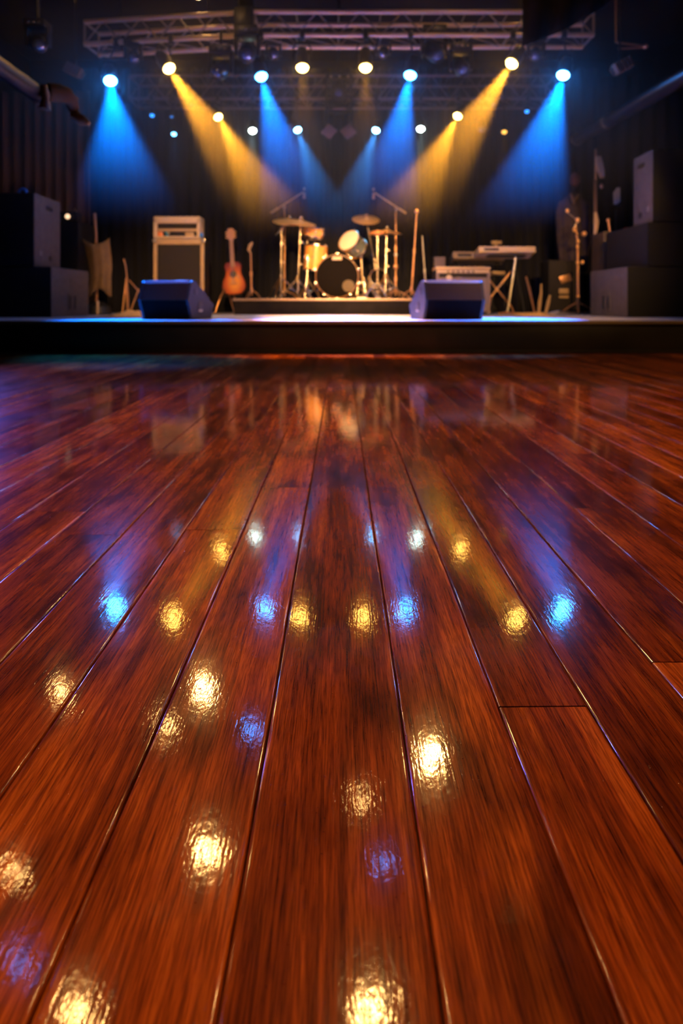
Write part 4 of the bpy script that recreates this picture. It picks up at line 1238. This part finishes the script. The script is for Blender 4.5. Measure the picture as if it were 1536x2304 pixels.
t = thing('folding_stand', 'thin folded tripod stand behind the left monitor', 'stand', (X(286, 7.9), 7.9, SZ))
MB().tube([W(284, 628, 7.9), W(286, 660, 7.9), (X(288, 7.9), 7.9, SZ + 0.03)], [0.014, 0.022, 0.014]).build('post', M['copperish'], t)
MB().rod(W(284, 625, 7.9), (X(278, 7.9), 7.85, SZ + 0.002), 0.008).build('leg', M['copperish'], t)
MB().rod(W(290, 630, 7.9), (X(318, 7.9), 8.0, Zh(668, 7.9)), 0.008).build('leg', M['copperish'], t)
MB().rod(W(312, 650, 7.9), (X(294, 7.9), 7.85, SZ + 0.002), 0.008).build('leg', M['copperish'], t)
MB().tube([W(278, 582, 7.9), W(283, 600, 7.9), W(286, 628, 7.9)], 0.008).build('top_arm', M['copperish'], t)


def mound(name, x0, x1, y0, y1, hgt, m, label, cat, seed):
    vs = []; fs = []; nx, ny = 26, 14
    for j in range(ny + 1):
        for i in range(nx + 1):
            u, v = i / nx, j / ny
            e = (1 - abs(2 * u - 1) ** 3) * (1 - abs(2 * v - 1) ** 3)
            z = SZ + 0.002 + hgt * e * (0.65 + 0.7 * noise.noise(Vector((u * 4 + seed, v * 3, 1))) + 0.25 * math.sin(v * 12 + u * 4))
            vs.append((x0 + (x1 - x0) * u + 0.02 * noise.noise(Vector((v * 5, seed, 0))), y0 + (y1 - y0) * v + 0.02 * noise.noise(Vector((u * 5, seed, 3))), max(z, SZ + 0.002)))
    for j in range(ny):
        for i in range(nx):
            a = j * (nx + 1) + i
            fs.append([a, a + 1, a + nx + 2, a + nx + 1])
    n0 = len(vs)
    o = MB().add(vs, fs).build(name, m, None, origin=((x0 + x1) / 2, (y0 + y1) / 2, SZ), sharp=3.0)
    sm = o.modifiers.new('cloth_thickness', 'SOLIDIFY'); sm.thickness = 0.004; sm.offset = 1
    tag(o, label, cat)


mound('folded_cloth', X(246, 6.4), X(320, 6.4), 6.2, 7.1, 0.055, M['yellowcloth'], 'crumpled amber cloth on the deck left of the left monitor', 'cloth', 2)
mound('folded_cloth', X(1180, 6.9), X(1250, 6.9), 6.9, 7.5, 0.035, M['yellowcloth'], 'flat amber cloth on the deck right of the keyboard stand', 'cloth', 8)
tag(MB().tube([(X(1235, 7.0), 7.0, SZ + 0.02), (X(1255, 7.0), 7.0, SZ + 0.045), (X(1268, 7.2), 7.2, SZ + 0.03), (X(1285, 7.5), 7.5, SZ + 0.02), (X(1296, 7.9), 7.9, SZ + 0.02), (X(1330, 8.0), 8.0, SZ + 0.018)], 0.016).build('stage_cable', M['steel'], None, origin=(X(1255, 7.0), 7.0, SZ)), 'thick dark cable running back from the amber cloth at right', 'cable')

# ------------------------------------------------------------------ things at the right wing
def stick_item(pts, r, m, name, label, cat, Dd, group=None):
    P = [W(a, b_, Dd) for a, b_ in pts]
    P[-1].z = SZ + 0.012
    o = MB().tube(P, r).build(name, m, None, origin=P[-1])
    tag(o, label, cat, group)


GI = 'stand parts leaning at the right wing'
stick_item([(1183, 622), (1190, 648), (1196, 675), (1202, 700)], [0.012, 0.016, 0.014, 0.012], M['copperish'], 'leaning_pole', 'thin pole leaning right of the keyboard stand, leftmost of three', 'pole', 8.1, GI)
stick_item([(1217, 638), (1217, 660), (1214, 680), (1211, 700)], [0.010, 0.016, 0.024, 0.02], M['tan'], 'leaning_pole', 'upright tan pole, middle of the three at the right wing', 'pole', 8.2, GI)
stick_item([(1237, 664), (1233, 680), (1227, 700)], [0.012, 0.024, 0.02], M['tan'], 'leaning_pole', 'short tan pole slanting left, rightmost of the three', 'pole', 8.15, GI)

D = 8.3
t = thing('equipment_rack', 'low dark rack of cases with brown fronts beside the brassy stand', 'rack', (X(1272, D), D, SZ))
MB().box((X(1272, D), D + 0.22, SZ + 0.01 + 0.36), (0.42, 0.36, 0.70), 0.01).build('case', M['tolex'], t)
MB().box(W(1272, 627, D + 0.03), (0.15, 0.02, 0.10), 0.008, R=Matrix.Rotation(-0.3, 3, 'Y')).build('front_panel', M['copperish'], t)
MB().box(W(1268, 655, D + 0.03), (0.13, 0.02, 0.07), 0.01).build('front_panel', M['tan'], t)
MB().box(W(1268, 668, D + 0.03), (0.13, 0.02, 0.035), 0.01).build('front_panel', M['tan'], t)
for sx in (-1, 1):
    MB().rod((X(1272, D) + sx * 0.17, D + 0.1, SZ), (X(1272, D) + sx * 0.17, D + 0.1, SZ + 0.03), 0.02).build('foot', M['rubber'], t)

D = 7.9
t = thing('microphone_stand', 'brassy stand with many shiny clamps in front of the hanging coat', 'microphone stand', (X(1300, D), D, SZ), 'microphone stands on the stage')
tripod(t, Vector((X(1300, D), D, SZ)), 0.16, 0.24, M['copperish'], r=0.010, rot=0.2, double=False)
MB().rod((X(1300, D), D, SZ + 0.05), W(1299, 545, D), 0.014).rod(W(1299, 545, D), W(1294, 505, D), 0.011).build('pole', M['copperish'], t)
MB().rod(W(1277, 478, D), W(1299, 497, D), 0.009).rod(W(1299, 495, D), W(1288, 520, D), 0.010).rod(W(1292, 530, D), W(1316, 526, D), 0.009).build('arm', M['chrome'], t)
for a, b_, s in ((1276, 474, 0.026), (1299, 495, 0.030), (1292, 517, 0.026), (1314, 526, 0.030), (1300, 543, 0.022), (1299, 555, 0.020), (1299, 591, 0.022), (1310, 590, 0.022), (1300, 667, 0.02)):
    MB().ball(W(a, b_, D - 0.03), s, 1, 0.8, 1.1).build('clamp', M['brass'], t)

D = 8.6
t = thing('coat_stand', 'dark plum coat and dull red felt hat hanging on a stand in the right wing', 'coat stand', (X(1293, D), D, SZ))
MB().rod((X(1293, D), D + 0.05, SZ + 0.02), W(1293, 400, D + 0.05), 0.018).build('pole', M['rubber'], t)
MB().lathe([(0.2, 0), (0.2, 0.02), (0.03, 0.05), (0, 0.05)], Matrix.Translation((X(1293, D), D + 0.05, SZ + 0.001))).build('base', M['rubber'], t)
prof = [(0.05, Zh(432, D)), (0.10, Zh(440, D)), (0.20, Zh(455, D)), (0.235, Zh(480, D)), (0.22, Zh(540, D)), (0.19, Zh(580, D)), (0.17, Zh(612, D))]
vs = []; fs = []; n = 60
for (rr, z) in prof:
    for i in range(n):
        a = 2 * PI * i / n
        k = 1 + 0.10 * math.sin(a * 9 + z * 2) * (1 if rr > 0.15 else 0.3)
        vs.append((X(1293, D) + rr * k * math.cos(a), D + 0.05 + rr * 0.5 * k * math.sin(a), z))
for j in range(len(prof) - 1):
    for i in range(n):
        fs.append([j * n + i, j * n + (i + 1) % n, (j + 1) * n + (i + 1) % n, (j + 1) * n + i])
co = MB().add(vs, fs).build('coat', M['coat'], t, sharp=3.0)
sm = co.modifiers.new('cloth_thickness', 'SOLIDIFY'); sm.thickness = 0.008
MB().tube([W(1284, 436, D - 0.12), W(1287, 446, D - 0.13), W(1290, 456, D - 0.14), W(1295, 448, D - 0.13), W(1302, 436, D - 0.12)], [0.012, 0.022, 0.034, 0.022, 0.012]).build('collar', M['beigedark'] if 'beigedark' in M else M['felt'], t)
MB().ball(W(1294, 404, D), 0.075, 1.0, 1.0, 1.35).build('hat', M['felt'], t)

D = 7.9
t = thing('furled_banner', 'tall pole wrapped with beige cloth beside the right stack', 'banner', (X(1341, D), D, SZ))
MB().rod((X(1340, D), D + 0.03, SZ + 0.02), W(1340, 335, D + 0.03), 0.014).build('pole', M['copperish'], t)
MB().lathe([(0.16, 0), (0.16, 0.02), (0.03, 0.045), (0, 0.045)], Matrix.Translation((X(1341, D), D + 0.03, SZ + 0.001))).build('base', M['rubber'], t)


def blade(name, m, rows_, th=0.03):
    P = [W(a, y, D) for (y, a, b_) in rows_] + [W(b_, y, D) for (y, a, b_) in reversed(rows_)]
    poly = [(p.x, p.z) for p in P]
    o = MB().prism(poly, Matrix.Translation((0, D - th, 0)), th).build(name, m, t)
    bv = o.modifiers.new('edge', 'BEVEL'); bv.width = 0.006; bv.segments = 3
    return o


blade('cloth_fold', M['beige'], [(352, 1340, 1350), (370, 1340, 1355), (385, 1343, 1358), (401, 1349, 1358)])
blade('cloth_fold', M['beigedark'] if 'beigedark' in M else M['coat'], [(405, 1335, 1341), (450, 1334, 1341), (478, 1334, 1341)])
blade('cloth_fold', M['beige'], [(478, 1334, 1341), (497, 1334, 1346), (515, 1334, 1343), (530, 1334, 1339)])
blade('cloth_fold', M['yellowcloth'], [(567, 1336, 1359), (598, 1336, 1358), (604, 1336, 1348), (630, 1336, 1347)], 0.05)
blade('cloth_fold', M['yellowcloth'], [(634, 1336, 1346), (655, 1336, 1349), (668, 1336, 1353), (680, 1336, 1341)], 0.05)
MB().ball(W(1353, 419, D), 0.03, 0.8, 0.8, 1.2).build('top_knob', M['copperish'], t)

D = 7.9
t = thing('music_stand', 'pale tilted sheet of paper on a thin dark stand left of the right stack', 'music stand', (X(1387, D), D, SZ))
MB().rod((X(1385, D), D + 0.03, SZ + 0.03), W(1385, 470, D + 0.03), 0.010).build('pole', M['rubber'], t)
P = [(1378, 434), (1386, 423), (1393, 423), (1393, 454), (1386, 460), (1379, 460)]
o = MB().prism([(W(a, b_, D).x, W(a, b_, D).z) for a, b_ in P], Matrix.Translation((0, D - 0.02, 0)), 0.010).build('paper_sheet', M['white'], t)
MB().box(W(1386, 462, D), (0.12, 0.05, 0.012), 0.003).build('tray', M['rubber'], t)
tripod(t, Vector((X(1385, D), D + 0.03, SZ)), 0.14, 0.14, M['rubber'], r=0.008, rot=0.5, double=False)

D = 7.0
t = thing('road_case', 'dark brown box with a shiny latch behind the wide case at right', 'case', (X(1385, 7.3), 7.3, SZ))
MB().box((X(1392, 7.3), 7.5, (SZ + Zh(520, 7.3)) / 2), (0.34, 0.36, Zh(520, 7.3) - SZ - 0.002), 0.012).build('case', M['casebrown'] if 'casebrown' in M else M['tolex'], t)
MB().ball(W(1368, 495, 7.35), 0.022).rod(W(1368, 495, 7.35), W(1372, 522, 7.35), 0.012).build('latch', M['copperish'], t)

# ------------------------------------------------------------------ ducts and pipes on the side walls
def duct(pts, r, label, m, rings=()):
    P = [Vector(p) for p in pts]
    t = thing('ventilation_duct', label, 'duct', P[0])
    MB().tube(P, r, 28).build('pipe', m, t)
    for q in rings:
        q = Vector(q)
        MB().tube([q + Vector((0, -0.03, 0)), q + Vector((0, 0.03, 0))], r * 1.12, 28).build('flange', M['ductfit'], t)
    for q in P[:1]:
        q = Vector(q) + Vector((0, 0.1, 0))
        MB().rod(q, (q.x, q.y, CZ), 0.01).build('hanger', M['fixblack'], t)
    return t


pl0 = W(-40, 124, 3.9); 
plx = pl0.x; plz = pl0.z
def onx(px, xx): return F * xx / (px - 768.0)
dl = onx(92, plx)
duct([(plx, 2.0, plz), (plx, 3.6, plz), (plx, dl, plz)], 0.062, 'dark round ventilation duct along the left wall near the ceiling', M['duct'], rings=((plx, dl - 0.03, plz),))
t = thing('pipe_elbow', 'tan pipe with an elbow dropping from the end of the left duct', 'pipe', W(112, 208, dl))
MB().tube([W(108, 208, dl + 0.05), W(130, 210, dl + 0.1), W(148, 215, dl + 0.15), W(160, 226, dl + 0.2), W(166, 248, dl + 0.25)], [0.07, 0.07, 0.066, 0.055, 0.04], 20).build('pipe', M['pipetan'] if 'pipetan' in M else M['olive'], t)
MB().tube([W(166, 244, dl + 0.25), W(170, 262, dl + 0.25), W(185, 270, dl + 0.25), W(200, 279, dl + 0.25)], [0.03, 0.045, 0.045, 0.02], 16).build('bracket', M['olive'], t)
MB().tube([W(99, 192, dl - 0.1), W(102, 225, dl - 0.1), W(100, 246, dl - 0.1)], [0.02, 0.028, 0.045], 16).build('strap', M['ductfit'], t)

q0, q1 = W(1560, 163, 5.0), W(1296, 314, 8.0)
dq = q1 - q0
duct([q0 - dq * 1.1, q0, q1], 0.075, 'dark round ventilation duct rising toward the viewer along the right wall', M['duct'], rings=(q0 + dq * 0.62, q1 - dq * 0.02))

# side brackets with small fixtures
moving_head(W(86, 98, 5.6), CZ, 'small unlit moving head in the dark upper left corner', 0.8, turn=0.8)
for (px, py, Dd, lb, s) in ((165, 158, 6.6, 'finned brown lamp housing in the dark at upper left', 1), (1400, 148, 6.0, 'finned brown lamp housing in the dark at upper right', -1)):
    c = W(px, py, Dd)
    t = thing('finned_lamp', lb, 'stage light', (c.x, c.y, CZ))
    for k in range(5):
        MB().box(c + Vector(((k - 2) * 0.035, 0, -s * (k - 2) * 0.018)), (0.012, 0.10, 0.11), 0.003, R=Matrix.Rotation(0.5 * s, 3, 'Y')).build('cooling_fin', M['fin'], t)
    MB().box(c + Vector((0, 0.06, 0)), (0.18, 0.06, 0.08), 0.01, R=Matrix.Rotation(0.5 * s, 3, 'Y')).rod(c + Vector((0, 0.06, 0)), (c.x, c.y + 0.06, CZ), 0.01).build('housing', M['fixblack'], t)
t = thing('wall_bracket', 'thin horizontal metal bar right of the front truss end', 'bracket', W(1450, 104, 6.2))
MB().rod(W(1385, 95, 6.2), W(1448, 103, 6.2), 0.012).ball(W(1452, 104, 6.2), 0.028).rod(W(1385, 95, 6.2), (X(1385, 6.2), 6.2, CZ), 0.01).rod(W(1390, 110, 6.25), W(1445, 107, 6.2), 0.008).build('bar', M['copperish'], t)

# drape swag at the upper right
vs = []; fs = []
for j in range(13):
    v = j / 12
    for i in range(25):
        u = i / 24
        px = 1175 + 215 * u
        low = 104 - 112 * u + 12 * math.sin(PI * u)
        top_ = -60
        py = top_ + (low - top_) * v
        vs.append(W(px, py, 5.6 + 0.06 * math.sin(u * 22 + v * 2)))
for j in range(12):
    for i in range(24):
        a = j * 25 + i
        fs.append([a, a + 1, a + 26, a + 25])
o = MB().add(vs, fs).build('draped_cloth', M['blackswag'] if 'blackswag' in M else M['brownvel'], None, origin=W(1250, -20, 5.6), sharp=3.0)
sm = o.modifiers.new('cloth_thickness', 'SOLIDIFY'); sm.thickness = 0.006
tag(o, 'dark cloth swag hanging diagonally from the ceiling at upper right', 'drape')

# ------------------------------------------------------------------ haze
def haze():
    m = bpy.data.materials.new('stage_haze')
    m.use_nodes = True
    nt = m.node_tree
    nt.nodes.remove(nt.nodes['Principled BSDF'])
    vs_ = nt.nodes.new('ShaderNodeVolumeScatter')
    vs_.inputs['Color'].default_value = (1, 1, 1, 1)
    tc = nt.nodes.new('ShaderNodeTexCoord')
    sx = nt.nodes.new('ShaderNodeSeparateXYZ')
    nt.links.new(tc.outputs['Object'], sx.inputs['Vector'])
    mr = nt.nodes.new('ShaderNodeMapRange')
    mr.interpolation_type = 'SMOOTHSTEP'
    mr.inputs['From Min'].default_value = 0.5; mr.inputs['From Max'].default_value = 2.1
    mr.inputs['To Min'].default_value = 0.0; mr.inputs['To Max'].default_value = 0.066
    nt.links.new(sx.outputs['Z'], mr.inputs['Value'])
    nt.links.new(mr.outputs['Result'], vs_.inputs['Density'])
    vs_.inputs['Anisotropy'].default_value = 0.25
    nt.links.new(vs_.outputs['Volume'], nt.nodes['Material Output'].inputs['Volume'])
    o = MB().box((0, 7.2, 1.8), (7.6, 3.9, 2.5)).build('stage_haze', m, None, origin=(0, 7.2, 0.55))
    SC.cycles.volume_step_rate = 2.0
    tag(o, 'thin haze hanging above the stage in the coloured light beams', 'haze', kind='stuff')
    return o


haze()

# ------------------------------------------------------------------ world and camera
w = bpy.data.worlds.new('dark_hall')
SC.world = w
w.use_nodes = True
w.node_tree.nodes['Background'].inputs['Color'].default_value = (0.010, 0.008, 0.010, 1)
w.node_tree.nodes['Background'].inputs['Strength'].default_value = 0.3

cam = bpy.data.cameras.new('camera')
co = bpy.data.objects.new('camera', cam)
COL.objects.link(co)
co.location = (0, 0, CH)
co.rotation_euler = (PI / 2, 0, 0)
cam.sensor_fit = 'VERTICAL'
cam.sensor_height = 36.0
cam.sensor_width = 24.0
cam.lens = 36.0 * F / 2304.0
cam.shift_x = 0.0
cam.shift_y = -(1152.0 - HY) / 2304.0
cam.clip_start = 0.02
cam.clip_end = 60
cam.dof.use_dof = True
cam.dof.focus_distance = 0.64
cam.dof.aperture_fstop = 5.6
SC.camera = co

SC.view_settings.view_transform = 'Standard'
SC.view_settings.look = 'None'
SC.view_settings.exposure = 0.0
SC.view_settings.gamma = 1.0
SC.view_settings.use_curve_mapping = False

for o in bpy.data.objects:
    if '_o' in o: del o['_o']
